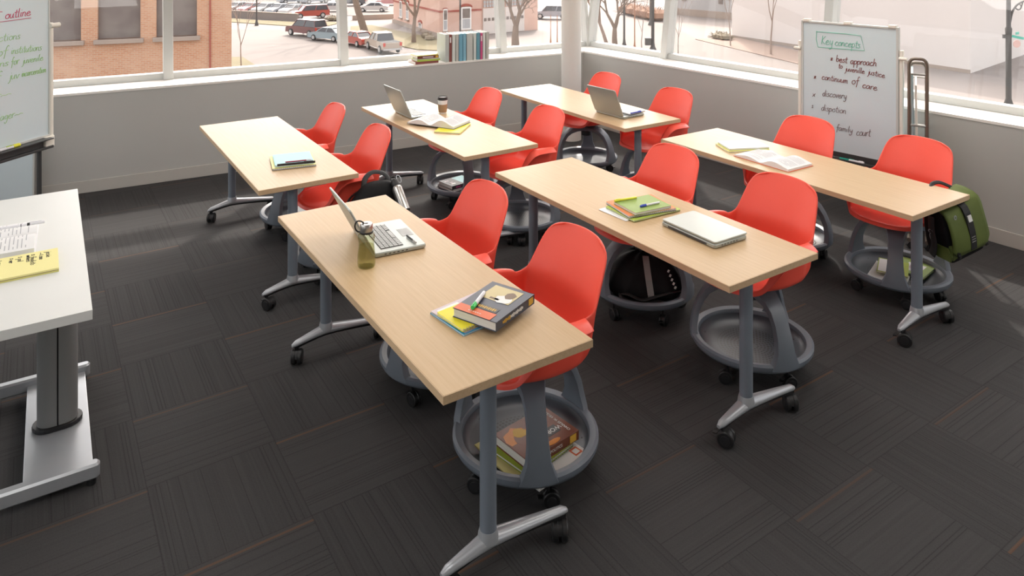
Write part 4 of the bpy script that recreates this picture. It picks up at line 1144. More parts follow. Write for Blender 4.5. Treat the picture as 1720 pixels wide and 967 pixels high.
# nearest chair
ch = Vector((.055,2.975,0))
cmat('cover_brown', (.17,.045,.02), .35); cmat('flame', (.72,.24,.02), .4); cmat('lime2', (.36,.46,.03), .5); cmat('pale_yellow', (.78,.72,.30), .5); cmat('magenta', (.50,.06,.20), .5)
def corner_book(c1, c2, c3, z, h, cover, label, **kw):
    c, a, l1, l2 = quad(c1, c2, c3, z+h); return book(label, c, a, z, l1, l2, h, cover, **kw), l1, l2
kz = TZ
e1 = at(886,797,.12); 
base_a = atan2((at(975,757,.12)-at(912,800,.12)).y, (at(975,757,.12)-at(912,800,.12)).x)
def tb_book(px, py, z, w, d, h, cover, label, da=0, **kw):
    """near-right-bottom corner style: centre at pixel"""
    p = at(px, py, z+h); return book(label, p, base_a+R(da), z, w, d, h, cover, **kw)
o1 = tb_book(915,764,kz,.28,.21,.016,'white','thick white catalogue at the bottom of the books on the nearest chair tray', 2, spine='-y', name='catalogue')
art(o1, 'cover_print', [(rect(.085,-.09,.125,-.05), .016, 'orange_red'), (rect(.092,-.083,.118,-.058), .0165, 'white')])
o2 = tb_book(862,757,kz+.016,.20,.25,.006,'pale_yellow','pale yellow notebook under the green one on the nearest chair tray', -4, spine='-x', soft=True, name='notebook', cat='notebook')
o3 = notebook('lime spiral notebook below the thick paperback on the nearest chair tray', at(893,748,kz+.032), base_a+R(3), kz+.022, .26, .22, .012, 'lime2', '-y')
bw_, bd_, hh = .275, .205, .038
o4 = book('thick brown and orange world politics textbook on the nearest chair tray', Vector((.098,2.925,0)), R(41), kz+.034, bw_, bd_, hh, 'cover_brown', spine='-y', name='textbook')
hd = bd_/2
art(o4, 'cover_print', [(blob(-.075,.0,.055,.085,18,.35,2), hh, 'flame'), (blob(-.07,-.0,.032,.045,14,.4,5), hh+.0003, 'cover_brown'), (blob(-.055,.04,.028,.028,12,.4,6), hh+.0004, 'gold'), (rect(.015,-.055,.085,-.01), hh, 'blackm'), (blob(.02,.035,.055,.014,14,.2,8), hh+.0002, 'orange_red'), (blob(.01,-.085,.04,.012,12,.2,9), hh+.0004, 'flame')])
font_text('WORLD', .030, 'white_print', o4, 'cover_title', Matrix.Translation((.045,-.033,hh+.0006)) @ Matrix.Rotation(pi, 4, 'Z'))
font_text('CHARLES W. KEGLEY', .0165, 'white_print', o4, 'author_lettering', Matrix.Translation((.112,.0,hh+.0006)) @ Matrix.Rotation(pi/2, 4, 'Z'))
font_text('WORLD POLITICS', .016, 'white_print', o4, 'spine_lettering', Matrix.Translation((-.02,-hd-.0006,hh/2)) @ Matrix.Rotation(pi/2, 4, 'X'))
mb = MB(); mb.box((.105,-hd-.0004,hh/2),(.035,.0012,.028),'gold'); mb.build('spine_label', o4)
# far chair tray (behind the cup table)
def simple(px, py, z, w, d, h, cover, label, ang, **kw):
    p = at(px, py, z+h); return book(label, p, ang, z, w, d, h, cover, **kw)
cmat('dark_cover', (.035,.035,.04), .4)
t1 = simple(768,308,TZ,.20,.26,.020,'penwhite','white book under the dark textbook on the tray below the coffee cup table', R(-45), spine='-x')
t2 = simple(768,303,TZ+.020,.19,.25,.030,'dark_cover','dark textbook with teal cover patch on the tray below the coffee cup table', R(-48), spine='+x', name='textbook')
art(t2, 'cover_print', [(rect(-.085,-.0,.085,.115), .030, 'teal'), (rect(.03,-.09,.05,-.05), .030, 'white_print'), (rect(-.0,-.09,.015,-.055), .030, 'mag_mauve'), (rect(-.05,-.10,-.035,-.06), .030, 'mag_mauve')])
mb = MB(); mb.box((.0954,-.06,.015),(.0012,.05,.014),'magenta'); mb.box((.0954,.05,.015),(.0012,.07,.008),'white_print'); mb.build('spine_lettering', t2)
# white papers on the right-middle tray
pp = at(1378,393,TZ)
pt_ = thing('paper_stack', 'white paper lying on the tray of the chair before the right whiteboard', 'papers', (1.93,4.99,TZ), R(20))
mb = MB(); mb.rbox((0,0,.004),(.30,.24,.007),'paper',.004); mb.build('sheets', pt_)
mb = MB()
for r_ in (.025,.04,.055): mb.tube([(.08+r_*cos(a), -.04+r_*sin(a), .008) for a in [2*pi*i/20 for i in range(20)]], .0018, 'ink_black', 4, close=True)
mb.build('printed_rings', pt_)
# right tray
g1 = simple(1495,458,TZ,.21,.28,.012,'white','white book on the right chair tray below the others', R(-38), spine='-x')
g2 = simple(1530,452,TZ+.0,.20,.26,.014,'green_cover','green and white magazine on the right chair tray, beside the table leg', R(-48), spine='-x', name='magazine', cat='magazine')
g2.location = g2.location + Vector((.03,.02,.0)); g2.location.z = TZ+.012
art(g2, 'cover_print', [(rect(-.04,-.09,.06,.04), .014, 'white_print'), (rect(-.02,-.05,.03,.0), .0144, 'mag_mauve'), (rect(-.09,-.125,-.05,-.09), .014, 'orange_red')])
g3 = simple(1500,448,TZ+.026,.17,.22,.008,'lime2','green cover leaflet on top of the books on the right chair tray', R(-30), spine='-x', name='leaflet', cat='leaflet', soft=True)
art(g3, 'cover_print', [(rect(-.08,-.10,-.03,.10), .008, 'white_print')])

# ================================================================ BOOKS ON THE SILL
cmat('b_grey', (.50,.53,.50), .5); cmat('b_pale', (.62,.66,.62), .5); cmat('b_taupe', (.48,.48,.44), .5); cmat('b_blue', (.16,.38,.50), .5); cmat('b_blue2', (.22,.45,.56), .5); cmat('b_teal', (.12,.31,.38), .5); cmat('b_red', (.22,.06,.05), .5); cmat('b_pink', (.60,.08,.22), .5); cmat('b_dark', (.07,.06,.06), .5)
def on_sill(px, py, back=0.0):
    e = Vector(((px-CX)/F, 1, 0)); p = isect(WC - nL*.0, dL, Vector((0,0,0)), e); return p + nL*back
seq = [(748.5,755,'b_grey','pale grey binder at the left end of the row on the window sill',.302),
 (755,759.5,'b_red','dark red book second from the left in the row on the window sill',.298),
 (760,765.5,'b_pale','pale grey book right of the dark red one on the window sill',.298),
 (766,771,'b_taupe','grey book left of the bright blue pair on the window sill',.296),
 (771.5,778,'b_blue','bright blue book, left of the blue pair on the window sill',.298),
 (778.5,783.5,'b_blue2','light blue book, right of the blue pair on the window sill',.298),
 (784.5,794.5,'b_grey','widest grey binder in the middle of the row on the window sill',.298),
 (796,800.5,'b_pale','thin pale book left of the teal one on the window sill',.296),
 (801,807,'b_teal','teal book in the right half of the row on the window sill',.300),
 (807.5,811,'b_pink','pink and white book in the row on the window sill',.292),
 (811.5,816,'b_pale','thin pale book between the pink book and the end binder on the window sill',.300),
 (817,822,'b_taupe','grey binder at the right end of the row on the window sill',.302)]
sill_ang = atan2(dL.y, dL.x)
for a_, b_, m_, lb, hh in seq:
    A = on_sill(a_, 100); B = on_sill(b_, 100); c = (A+B)/2; w = (B-A).length - .003
    t = thing('upright_book', lb, 'book', (c.x + nL.x*.125, c.y + nL.y*.125, SZ), sill_ang, 'books standing on the window sill')
    d = .235
    mb = MB(); k = .003
    mb.box((-w/2+k/2,0,hh/2),(k,d,hh),m_); mb.box((w/2-k/2,0,hh/2),(k,d,hh),m_); mb.box((0,-d/2+k/2,hh/2),(w,k,hh),m_); mb.build('cover', t, bevel=.001)
    mb = MB(); mb.box((0,.002,hh/2),(w-2*k,d-.010,hh-.010),'pageedge'); mb.build('page_block', t)
    if m_ in ('b_red','b_pink'):
        mb = MB(); mb.box((.0,-d/2-.0006,hh*.80),(w*.5,.0012,.06),'white_print'); mb.build('spine_label', t)
zz = SZ
for k, (px, w, d, h, m_, lb, da) in enumerate([(718,.27,.21,.026,'b_red','dark red book at the bottom of the flat pile on the window sill',2),
  (722,.26,.20,.020,'lime','green book in the flat pile on the window sill',-2),(722,.25,.19,.008,'b_pale','thin pale booklet in the flat pile on the window sill',-6),
  (721,.24,.18,.030,'cover_brown','brown and gold book near the top of the flat pile on the window sill',-3),(719,.25,.19,.010,'lemon','pale booklet on top of the flat pile on the window sill',4)]):
    c = on_sill(px, 100, .02 + d/2)
    o = book(lb, c, sill_ang+R(da), zz, w, d, h, m_, spine='-y', group='flat pile of books on the window sill'); zz += h + .0004
    if k == 3: mb = MB(); mb.box((.10,-d/2-.0006,h/2),(.03,.0012,h*.8),'gold'); mb.box((.0,-d/2-.0006,h/2),(.12,.0012,h*.4),'mag_mauve'); mb.build('spine_lettering', o)
# ================================================================ OUTSIDE
GZ = -8.0
M['street'] = noisy('street_asphalt', (.20,.168,.15), (.18,.153,.137), .15, .9)
M['pave'] = noisy('pavement_concrete', (.235,.20,.18), (.215,.183,.165), .3, .9)
M['lawn'] = noisy('winter_lawn', (.19,.155,.085), (.16,.135,.07), .6, .95)
M['dirt'] = noisy('dry_verge', (.27,.195,.155), (.25,.18,.145), .5, .95)
M['brickA'] = brick('salmon_brick', (.47,.225,.13), (.55,.30,.18), (.50,.37,.27))
M['brickB'] = brick('pink_painted_brick', (.62,.41,.33), (.58,.37,.295), (.60,.44,.37))
M['redtrim'] = mat('red_brick_trim', (.34,.10,.075), .9)
M['stone'] = noisy('pale_stone', (.36,.29,.24), (.33,.27,.225), 1, .85)
M['bglass'] = noisy('building_glass', (.16,.13,.12), (.22,.19,.17), 1.2, .35)
M['blinds'] = mat('window_blind', (.42,.43,.44), .7)
M['wwall'] = noisy('white_render_wall', (.66,.61,.575), (.64,.59,.555), .2, .85)
M['wwall2'] = noisy('grey_panel_wall', (.42,.405,.395), (.39,.38,.37), .3, .8)
M['roof'] = mat('slate_roof', (.22,.23,.25), .7)
M['bark'] = noisy('bark', (.20,.15,.115), (.24,.18,.14), 3, .9)
M['bark2'] = noisy('pale_bark', (.28,.21,.17), (.32,.25,.21), 3, .9)
M['polem'] = mat('pole_dark', (.07,.065,.06), .5)
M['polerust'] = mat('pole_rust', (.38,.18,.10), .7)
M['carglass'] = mat('car_glass', (.06,.06,.065), .15)
M['tyre'] = mat('tyre', (.04,.04,.04), .8)
M['rim'] = mat('wheel_rim', (.5,.5,.5), .35, metal=.5)
M['lampred'] = mat('tail_lamp', (.5,.05,.03), .3)
M['lampw'] = mat('head_lamp', (.7,.7,.66), .2)
for n_, c_ in (('car_white',(.48,.46,.44)),('car_dark',(.10,.10,.11)),('car_maroon',(.16,.07,.07)),('car_blue',(.26,.33,.36)),('car_red',(.36,.07,.05)),('car_gold',(.38,.32,.26)),('car_grey',(.30,.31,.34)),('car_pink',(.50,.24,.24))): M[n_] = mat(n_, c_, .3, coat=.4)
mb = MB(); mb.box((0,120,GZ-.25),(500,420,.5),'pave'); struct(mb.build('ground'), 'pale concrete ground outside')
def patch(name, pts, m, th=.05, lb=None):
    mb = MB(); q = [(gat(*p).x, gat(*p).y) for p in pts]; mb.prism(q, GZ, GZ+th, m); return struct(mb.build(name), lb)
patch('street', [(380,50),(470,50),(520,68),(575,76),(600,82),(640,96),(700,112),(760,150),(880,150),(800,260),(300,260),(300,60)], 'street', .03, 'parking street with pale asphalt')
patch('street', [(740,150),(1000,60),(1010,20),(1060,25),(1130,45),(1170,66),(1345,108),(1500,150),(1800,220),(1800,400),(900,400)], 'street', .04, 'wide street junction to the right')
patch('lawn', [(589,45),(624,43),(733,66),(745,72),(745,86),(701,84),(671,78),(600,62),(589,58)], 'lawn', .08, 'winter lawn behind the parked pickup')
patch('lawn', [(380,31),(440,35),(505,38),(545,37),(575,38),(540,47),(500,45),(380,37)], 'lawn', .08, 'grass strip below the retaining wall')
patch('lawn', [(386,97),(408,97),(440,118),(470,140),(380,140)], 'lawn', .08, 'grass corner beside the brick building')
patch('verge', [(1168,67),(1232,63),(1342,87),(1420,101),(1500,119),(1420,131),(1342,109)], 'dirt', .10, 'brown verge along the white building')
patch('parking_lot', [(385,-10),(385,24),(500,27),(660,26),(664,-10),(600,-20)], 'street', .06, 'parking lot with rows of cars')
# wall-relative helpers
def fac(P, Q):
    P = Vector((P[0],P[1],0)); Q = Vector((Q[0],Q[1],0)); d = (Q-P).normalized(); return P, d, (Q-P).length, Vector((d.y,-d.x,0))
def onwall(P, d, px, py):
    e = Vector(((px-CX)/F,1,0)); p = isect(P, d, Vector((0,0,0)), e); return (p-P).dot(d), H-(py-HY)/F*p.y
# brick building left
A = at(114,69.8,-2.05); Bq = at(295.5,62.1,-2.05); P, d, L, n = fac((A.x,A.y),(Bq.x,Bq.y))
end = onwall(P, d, 389, 60)[0]; s0 = end-22
O = P + d*end; ang = atan2(d.y, d.x)
bb = thing('brick_building', 'salmon brick building with large dark windows across the street', 'building', (O.x,O.y,GZ), ang)
X0 = -22; zt_ = 7.0
wins = []
for (x0, x1, ys) in ((75,136,69.5),(164,236,65),(262.5,330,61)):
    a_ = onwall(P,d,x0,ys)[0]-end; b_, z_ = onwall(P,d,x1,ys); wins.append((a_, b_-end, -2.02-GZ))
st = wins[1][0]-wins[0][0] if False else (wins[2][0]-wins[1][0])
ww = wins[1][1]-wins[1][0]
wins = [(wins[1][0]+k*st, wins[1][0]+k*st+ww, wins[1][2]) for k in (-7,-6,-5,-4,-3,-2,-1,0,1)]
wh = 3.3
mb = MB(); 
mb.box((X0/2, 5.2, (15)/2),( -X0, 9.6, 15.0),'brickA')
zs = wins[0][2]
mb.box((X0/2, .2, zs/2),(-X0,.4,zs),'brickA'); mb.box((X0/2,.2,(zs+wh+15)/2),(-X0,.4,15-zs-wh),'brickA')
edges = [X0] + [q for w in wins for q in w[:2]] + [0]
edges[0] = min(X0, wins[0][0]-1)
for i in range(0, len(edges), 2): mb.box(((edges[i]+edges[i+1])/2,.2,zs+wh/2),(edges[i+1]-edges[i],.4,wh),'brickA')
mb.build('wall', bb)
for a_, b_, z_ in wins:
    mb = MB(); mb.box(((a_+b_)/2,.30,z_+wh/2),(b_-a_,.06,wh),'bglass'); w_ = mb.build('window', bb)
    mb = MB(); mb.box(((a_+b_)/2,-.04,z_-.10),(b_-a_+.28,.5,.20),'stone'); mb.build('window_sill', bb, bevel=.02)
mb = MB(); mb.box((-.0-.95,-.03,7.5),(.07,.06,15),'redtrim'); mb.build('drain_pipe', bb)
# pink painted brick house
Ph = gat(661,38); Pc = gat(738,64); Pg = gat(808,59); Pe = gat(905,50)
hs = thing('painted_brick_house', 'pink painted brick house with arched windows and white garage', 'building', (Pc.x,Pc.y,GZ), 0)
def rel(p): return Vector((p.x-Pc.x, p.y-Pc.y, 0))
a0, a1, a2 = rel(Ph), Vector((0,0,0)), rel(Pg)
bk = Vector((-1.5,6.5,0)); bk2 = Vector((3.5,4.5,0))
mb = MB(); mb.prism([(p.x,p.y) for p in (a0,a1,a2,a2+bk,a0+bk2)], 0, 6.2, 'brickB'); mb.build('wall', hs)
mb = MB(); mb.loft([[(p.x,p.y,6.2) for p in (a0+Vector((-.5,-.5,0)),a1+Vector((0,-.7,0)),a2+Vector((.2,-.5,0)),a2+bk,a0+bk2)],[(q.x,q.y,9.5) for q in [ (a0+a1+a2)/3+bk*.4+v for v in (Vector((-1,-.2,0)),Vector((0,-.4,0)),Vector((1,0,0)),Vector((1,1,0)),Vector((-1,1,0)))]]], 'roof'); mb.build('roof', hs)
for (p_, q_) in ((a0,a1),(a1,a2)):
    d_ = (q_-p_); l_ = d_.length; m_ = (p_+q_)/2; ag = atan2(d_.y,d_.x)
    mb = MB(); mb.box((m_.x,m_.y,2.95),(l_+.1,.16,.22),'redtrim',rz=ag); mb.build('brick_band', hs)
    mb = MB(); mb.box((m_.x,m_.y,.25),(l_+.2,.3,.5),'stone',rz=ag); mb.build('plinth', hs)
def arched(P_, Q_, px0, px1, ztop, zbot, nm='arched_window', parent=None):
    P2, d2, L2, n2 = fac((P_.x+Pc.x,P_.y+Pc.y),(Q_.x+Pc.x,Q_.y+Pc.y)); s0_ = onwall(P2,d2,px0,40)[0]; s1_ = onwall(P2,d2,px1,40)[0]; w = s1_-s0_
    c = P2 + d2*((s0_+s1_)/2) - Vector((Pc.x,Pc.y,0)); ag = atan2(d2.y,d2.x); X = Matrix.Translation((c.x,c.y,0)) @ Matrix.Rotation(ag,4,'Z')
    mb = MB(); mb.box((0,-.02,(zbot+ztop)/2),(w,.16,ztop-zbot),'white',X=X); f = mb.build(nm, parent or hs)
    mb = MB(); mb.box((0,-.11,zbot+(ztop-zbot)*.72),(w*.72,.04,(ztop-zbot)*.42),'bglass',X=X); mb.box((0,-.11,zbot+(ztop-zbot)*.27),(w*.72,.04,(ztop-zbot)*.40),'blinds',X=X); mb.build('pane', f)
    mb = MB(); arc = [(w*.62*cos(t_), ztop-.05+w*.32*sin(t_)) for t_ in [pi*k/8 for k in range(9)]] + [(w*.48*cos(t_), ztop-.05+w*.12*sin(t_)) for t_ in [pi-pi*k/8 for k in range(9)]]
    mb.plate(arc, .2, 'redtrim', X @ Matrix.Translation((0,-.14,0))); mb.build('brick_arch', f)
    mb = MB(); mb.box((0,-.12,zbot-.08),(w*1.25,.3,.14),'stone',X=X); mb.build('window_sill', f)
arched(a1,a2,774,791,3.35,.75); arched(a1,a2,744,751,3.25,.75); arched(a0,a1,704,709,1.1,.4); arched(a0,a1,672,676,3.2,1.0); arched(a0,a1,683,687,3.2,1.0)
P2, d2, L2, n2 = fac((Pg.x,Pg.y),(Pe.x,Pe.y)); ag = atan2(d2.y,d2.x)
gr = thing('garage_building', 'white garage building with panelled doors beside the pink house', 'building', (Pg.x,Pg.y,GZ), ag)
mb = MB(); mb.box((L2/2,3,2.7),(L2,5.6,5.4),'brickB'); mb.build('wall', gr)
for k in range(2):
    x_ = .3 + k*3.3
    mb = MB(); mb.box((x_+1.5,.14,1.55),(2.9,.16,3.0),'wwall'); dd_ = mb.build('garage_door', gr)
    mb = MB()
    for j in range(5):
        for i_ in range(2): mb.box((x_+.35+.56*j,.04,1.75+.0*i_),(.36,.03,.36),'bglass')
    mb.build('pane', dd_)
    mb = MB()
    for j in range(7):
        for i_ in range(3): mb.box((x_+.25+.41*j,.04,3.35+.42*i_),(.30,.03,.32),'blinds')
    mb.build('transom_pane', gr)
# retaining walls
w0, w1 = gat(380,29), gat(501,36)
t = thing('retaining_wall', 'low concrete retaining wall in front of the parking lot', 'wall', (w0.x,w0.y,GZ), atan2(w1.y-w0.y,w1.x-w0.x)); Lw = (w1-w0).length
mb = MB(); mb.box((Lw/2,0,.5),(Lw,.3,1.0),'pave'); mb.build('wall_body', t); mb = MB(); mb.box((Lw/2,0,1.03),(Lw,.42,.08),'stone'); mb.build('coping', t)
w0, w1 = gat(592,34), gat(662,31.5)
t = thing('stone_wall', 'low stone wall beside the pink house', 'wall', (w0.x,w0.y,GZ), atan2(w1.y-w0.y,w1.x-w0.x)); Lw = (w1-w0).length
mb = MB(); mb.box((Lw/2,0,.35),(Lw,.4,.7),'stone'); mb.build('wall_body', t)
# white building right
q = [Vector((24.7,81.8,0)), Vector((36.8,58.5,0)), Vector((52,72,0)), Vector((40,97,0))]
t = thing('white_building', 'huge blank white building across the right street', 'building', (q[0].x,q[0].y,GZ))
mb = MB(); mb.prism([(p.x-q[0].x,p.y-q[0].y) for p in q], 0, 14, 'wwall'); mb.build('wall', t)
d_ = (q[1]-q[0]); mb = MB(); m_ = d_/2; mb.box((m_.x,m_.y,.15),(d_.length,.12,.3),'stone',rz=atan2(d_.y,d_.x)); mb.build('plinth', t)
pa, pb = gat(1120,23), gat(1236,34); P2, d2, L2, n2 = fac((pa.x,pa.y),(pb.x,pb.y)); ag = atan2(d2.y,d2.x)
t = thing('grey_annex_building', 'grey white building with narrow windows joined to the white building', 'building', (pa.x,pa.y,GZ), ag)
mb = MB(); mb.box((L2/2,4,6),(L2,8,12),'wwall2'); mb.box((L2/2,-.05,.5),(L2,.3,1.0),'stone'); mb.build('wall', t)
for px0, px1 in ((1146,1153),(1207,1214)):
    s0_ = onwall(P2,d2,px0,5)[0]; s1_ = onwall(P2,d2,px1,5)[0]
    mb = MB(); mb.box(((s0_+s1_)/2,-.02,3.6),(s1_-s0_,.12,3.0),'bglass'); mb.build('window', t)
# far backdrop: low tree line and houses beyond the lots
rnd = random.Random(5)
for k, (px, py, w, hgt, m_, lb) in enumerate([(440,-22,34,6,'brickB','pale far building beyond the parking lot'),(640,-30,26,6,'wwall2','grey far building behind the pink house'),(1010,-16,30,6,'stone','tan far building seen beside the column')]):
    p = gat(px, py); t = thing('distant_building', lb, 'building', (p.x,p.y,GZ)); mb = MB(); mb.box((0,3,hgt/2),(w,6,hgt),m_); mb.build('wall', t)
    mb = MB(); mb.loft([[(-w/2-.4,-.4,hgt),(w/2+.4,-.4,hgt),(w/2+.4,6.4,hgt),(-w/2-.4,6.4,hgt)],[(-w/2,2.8,hgt+2.2),(w/2,2.8,hgt+2.2),(w/2,3.2,hgt+2.2),(-w/2,3.2,hgt+2.2)]],'roof'); mb.build('roof', t)

# ---------------------------------------------------------------- cars
def car(label, p, head, kind, paint, s=1.0, group=None):
    """local x forward"""
    t = thing({'sedan':'sedan_car','suv':'suv_car','pickup':'pickup_truck'}[kind], label, 'car' if kind != 'pickup' else 'truck', (p.x,p.y,GZ+.06), head, group)
    if kind == 'sedan':
        L, W = 4.8, 1.8; prof = [(-2.4,.35),(-2.4,.80),(-2.25,.95),(-1.5,1.0),(1.0,.98),(2.0,.85),(2.35,.70),(2.4,.45),(2.35,.30),(-2.3,.28)]
        cab = [(-1.75,-1.05,.95),(1.15,.35,.95)]; ct = 1.42; tx = (-1.05,.30); wb = (-1.45,1.5); wr = .32
    elif kind == 'suv':
        L, W = 5.2, 1.95; prof = [(-2.6,.45),(-2.6,1.05),(-2.5,1.15),(1.1,1.15),(2.3,1.05),(2.55,.9),(2.6,.5),(2.5,.38),(-2.5,.38)]
        cab = [(-2.5,0,1.1),(1.45,0,1.1)]; ct = 1.85; tx = (-2.25,.75); wb = (-1.6,1.65); wr = .40
    else:
        L, W = 5.5, 1.95; prof = [(-2.75,.55),(-2.75,1.12),(-.7,1.12),(-.6,1.15),(1.3,1.15),(2.45,1.02),(2.7,.85),(2.75,.5),(2.6,.42),(-2.6,.45)]
        cab = [(-.75,0,1.1),(1.55,0,1.1)]; ct = 1.78; tx = (-.55,.90); wb = (-1.75,1.75); wr = .40
    hwid = W/2
    mb = MB(); mb.loft([[(x, -hwid+.06, z) for x, z in prof],[(x, -hwid, z*.98+.005) if z > .9 else (x,-hwid,z) for x, z in prof],[(x, hwid, z) for x, z in prof],[(x, hwid-.06, z) for x, z in prof]], paint)
    body = mb.build('body', t, smooth=True, bevel=.05, ang=40)
    x0, x1 = cab[0][0], cab[1][0]; zb_ = cab[0][2]; 
    mb = MB(); mb.loft([[(x0,-hwid+.07,zb_-.05),(x1,-hwid+.07,zb_-.05),(x1,hwid-.07,zb_-.05),(x0,hwid-.07,zb_-.05)],[(tx[0],-hwid+.25,ct-.03),(tx[1],-hwid+.25,ct-.03),(tx[1],hwid-.25,ct-.03),(tx[0],hwid-.25,ct-.03)]],'carglass'); mb.build('windows', t, bevel=.03)
    mb = MB(); mb.box(((tx[0]+tx[1])/2,0,ct),(tx[1]-tx[0]+.12,W-.46,.07),paint)
    for s_ in (-1,1):
        for xa, xb in ((x0,tx[0]),(x1,tx[1]),((x0+x1)/2,(tx[0]+tx[1])/2-.05)):
            mb.tube([(xa, s_*(hwid-.075), zb_-.02),(xb, s_*(hwid-.24), ct)], .05, paint, 6)
    mb.build('roof', t, bevel=.03)
    if kind == 'pickup':
        mb = MB(); mb.box((-1.75,0,1.135),(1.85,W-.22,.02),'tyre'); mb.build('cargo_bed', t)
    for xw in wb:
        for s_ in (-1,1):
            mb = MB(); mb.cyl((xw,s_*(hwid-.09),wr),wr,.22,'tyre',20,None,'Y'); w_ = mb.build('wheel', t, smooth=True)
            mb = MB(); mb.cyl((xw,s_*(hwid+.015),wr),wr*.6,.04,'rim',16,None,'Y'); mb.build('hub_cap', w_, smooth=True)
    zl = .75 if kind == 'sedan' else .95
    for s_ in (-1,1):
        mb = MB(); mb.box((-L/2-.0,s_*(hwid-.16),zl),(.05,.22,.18 if kind=='sedan' else .34),'lampred'); mb.build('tail_lamp', t)
        mb = MB(); mb.box((L/2-.03,s_*(hwid-.25),zl-.12),(.10,.34,.14),'lampw'); mb.build('head_lamp', t)
    mb = MB(); mb.box((-L/2-.02,0,.48),(.14,W-.1,.16),'rim' if kind=='pickup' else paint); mb.box((L/2,0,.45),(.12,W-.1,.16),'rim' if kind=='pickup' else paint); mb.build('bumper', t, bevel=.02)
    return t
car('maroon and grey sport utility car parked along the street', gat(515,60.5), atan2(.58,-.81), 'suv', 'car_maroon')
car('light blue sedan parked behind the maroon sport utility car', gat(553,68.5)+Vector((0,0,0)), atan2(.50,-.86), 'sedan', 'car_blue')
car('red car parked on the street in front of the pickup', gat(600,76.5), atan2(.75,-.66), 'sedan', 'car_red')
car('pale gold pickup truck parked on the street', gat(643,86.5), atan2(.87,-.49), 'pickup', 'car_gold')
lot = [(398,20,'sedan','car_white',250,'white car at the left end of the parking lot front row'),(422,21,'sedan','car_pink',250,'dull red car second from the left in the parking lot'),
 (446,22,'sedan','car_white',250,'white car behind the lamp post in the parking lot'),(469,23,'sedan','car_grey',250,'grey blue car behind the retaining wall'),
 (492,24,'sedan','car_white',250,'white car beside the red car at the end of the retaining wall'),
 (520,31,'suv','car_red',215,'red car at the right end of the retaining wall'),(410,-1,'suv','car_dark',180,'dark car far back in the parking lot at left'),
 (462,-1,'suv','car_dark',180,'dark van far back behind the lamp post'),(491,6,'suv','car_grey',220,'dark grey sport utility car in the middle parking row'),
 (530,6,'suv','car_grey',220,'grey sport utility car beside the dark one in the middle parking row'),(556,20,'sedan','car_white',190,'white sedan seen side on near the window mullion'),
 (590,10,'suv','car_dark',180,'dark car right of the window mullion'),
 (627,20,'sedan','car_white',180,'white sedan in the lot left of the pink house'),(655,9,'sedan','car_pink',180,'red and white car closest to the pink house'),
 (617,-5,'suv','car_dark',180,'dark car far back above the white sedan'),(928,32,'suv','car_grey',170,'grey sport utility car seen between the tree and the column')]
for px, py, kd, pt_m, hd, lb in lot: car(lb, gat(px, py), R(hd), kd, pt_m, group='cars in the parking lot')

# ---------------------------------------------------------------- trees, poles
def tree(label, px, py, h, r, seed, m='bark', lean=(0,0), levels=6, spread=.5, first=.35, group='bare street trees'):
    p = gat(px, py); rnd = random.Random(seed)
    t = thing('bare_tree', label, 'tree', (p.x,p.y,GZ), 0, group)
    tr = MB(); br = MB()
    def grow(p0, dr, ln, rad, lv):
        p1 = p0 + dr*ln*.5 + Vector((rnd.uniform(-1,1),rnd.uniform(-1,1),0))*ln*.03; p2 = p0 + dr*ln + Vector((rnd.uniform(-1,1),rnd.uniform(-1,1),rnd.uniform(-.3,.6)))*ln*.05
        (tr if lv == levels else br).tube([p0,p1,p2],[rad,rad*.85,rad*.68],m,8 if lv > 3 else 4, caps=False)
        if lv <= 0: return
        nb = 3 if lv > 1 else 3
        for k in range(nb):
            az = 2*pi*k/nb + rnd.uniform(-.5,.5); tl_ = spread*rnd.uniform(.55,1.2)
            a = dr.orthogonal().normalized(); b = dr.cross(a); nd = (dr*cos(tl_) + (a*cos(az)+b*sin(az))*sin(tl_) + Vector((0,0,.12))).normalized()
            st_ = p2 if k or lv < 2 else p1.lerp(p2,.7)
            grow(st_, nd, ln*rnd.uniform(.66,.92), rad*rnd.uniform(.48,.62), lv-1)
    grow(Vector((0,0,0)), Vector((lean[0],lean[1],1)).normalized(), h*first, r, levels)
    tr.build('trunk', t, smooth=True); br.build('branches', t, smooth=True)
    return t
tree('large leaning bare tree behind the pickup truck', 614, 58, 14, .45, 3, lean=(-.28,0), first=.42)
tree('bare spreading tree on the lawn before the pink house', 695, 72, 10, .26, 11, first=.28, spread=.6)
tree('bare branching tree between the window mullion and the column', 866, 80, 11, .42, 21, first=.20, spread=.62)
tree('multi stemmed bare tree right of the column', 1033, 80, 10, .30, 31, first=.2, spread=.5)
tree('leaning bare tree just right of the column', 1020, 77, 9, .20, 41, m='bark2', lean=(-.3,0), first=.3)
tree('thin young tree beside the brick building', 405, 113, 7, .06, 51, m='bark2', first=.3, spread=.3, levels=4)
tree('thin young tree standing in front of the white wall', 1295, 93, 9, .09, 61, m='bark2', first=.35, spread=.32, levels=4)
tree('thin young tree at the corner of the white building', 1227, 78, 8, .07, 71, m='bark2', first=.35, spread=.3, levels=4)
tree('thin young tree in the street right of the leaning mullion', 1139, 95, 6.5, .05, 81, m='bark2', first=.3, spread=.35, levels=4)
tree('thin young tree between the poles right of the column', 1078, 84, 5.5, .05, 91, m='bark2', first=.3, spread=.35, levels=4)
tree('bare tree in the background behind the garage', 830, 5, 12, .3, 95, first=.25)
tree('bare tree in the background between column and poles', 1075, -5, 12, .3, 97, first=.25)
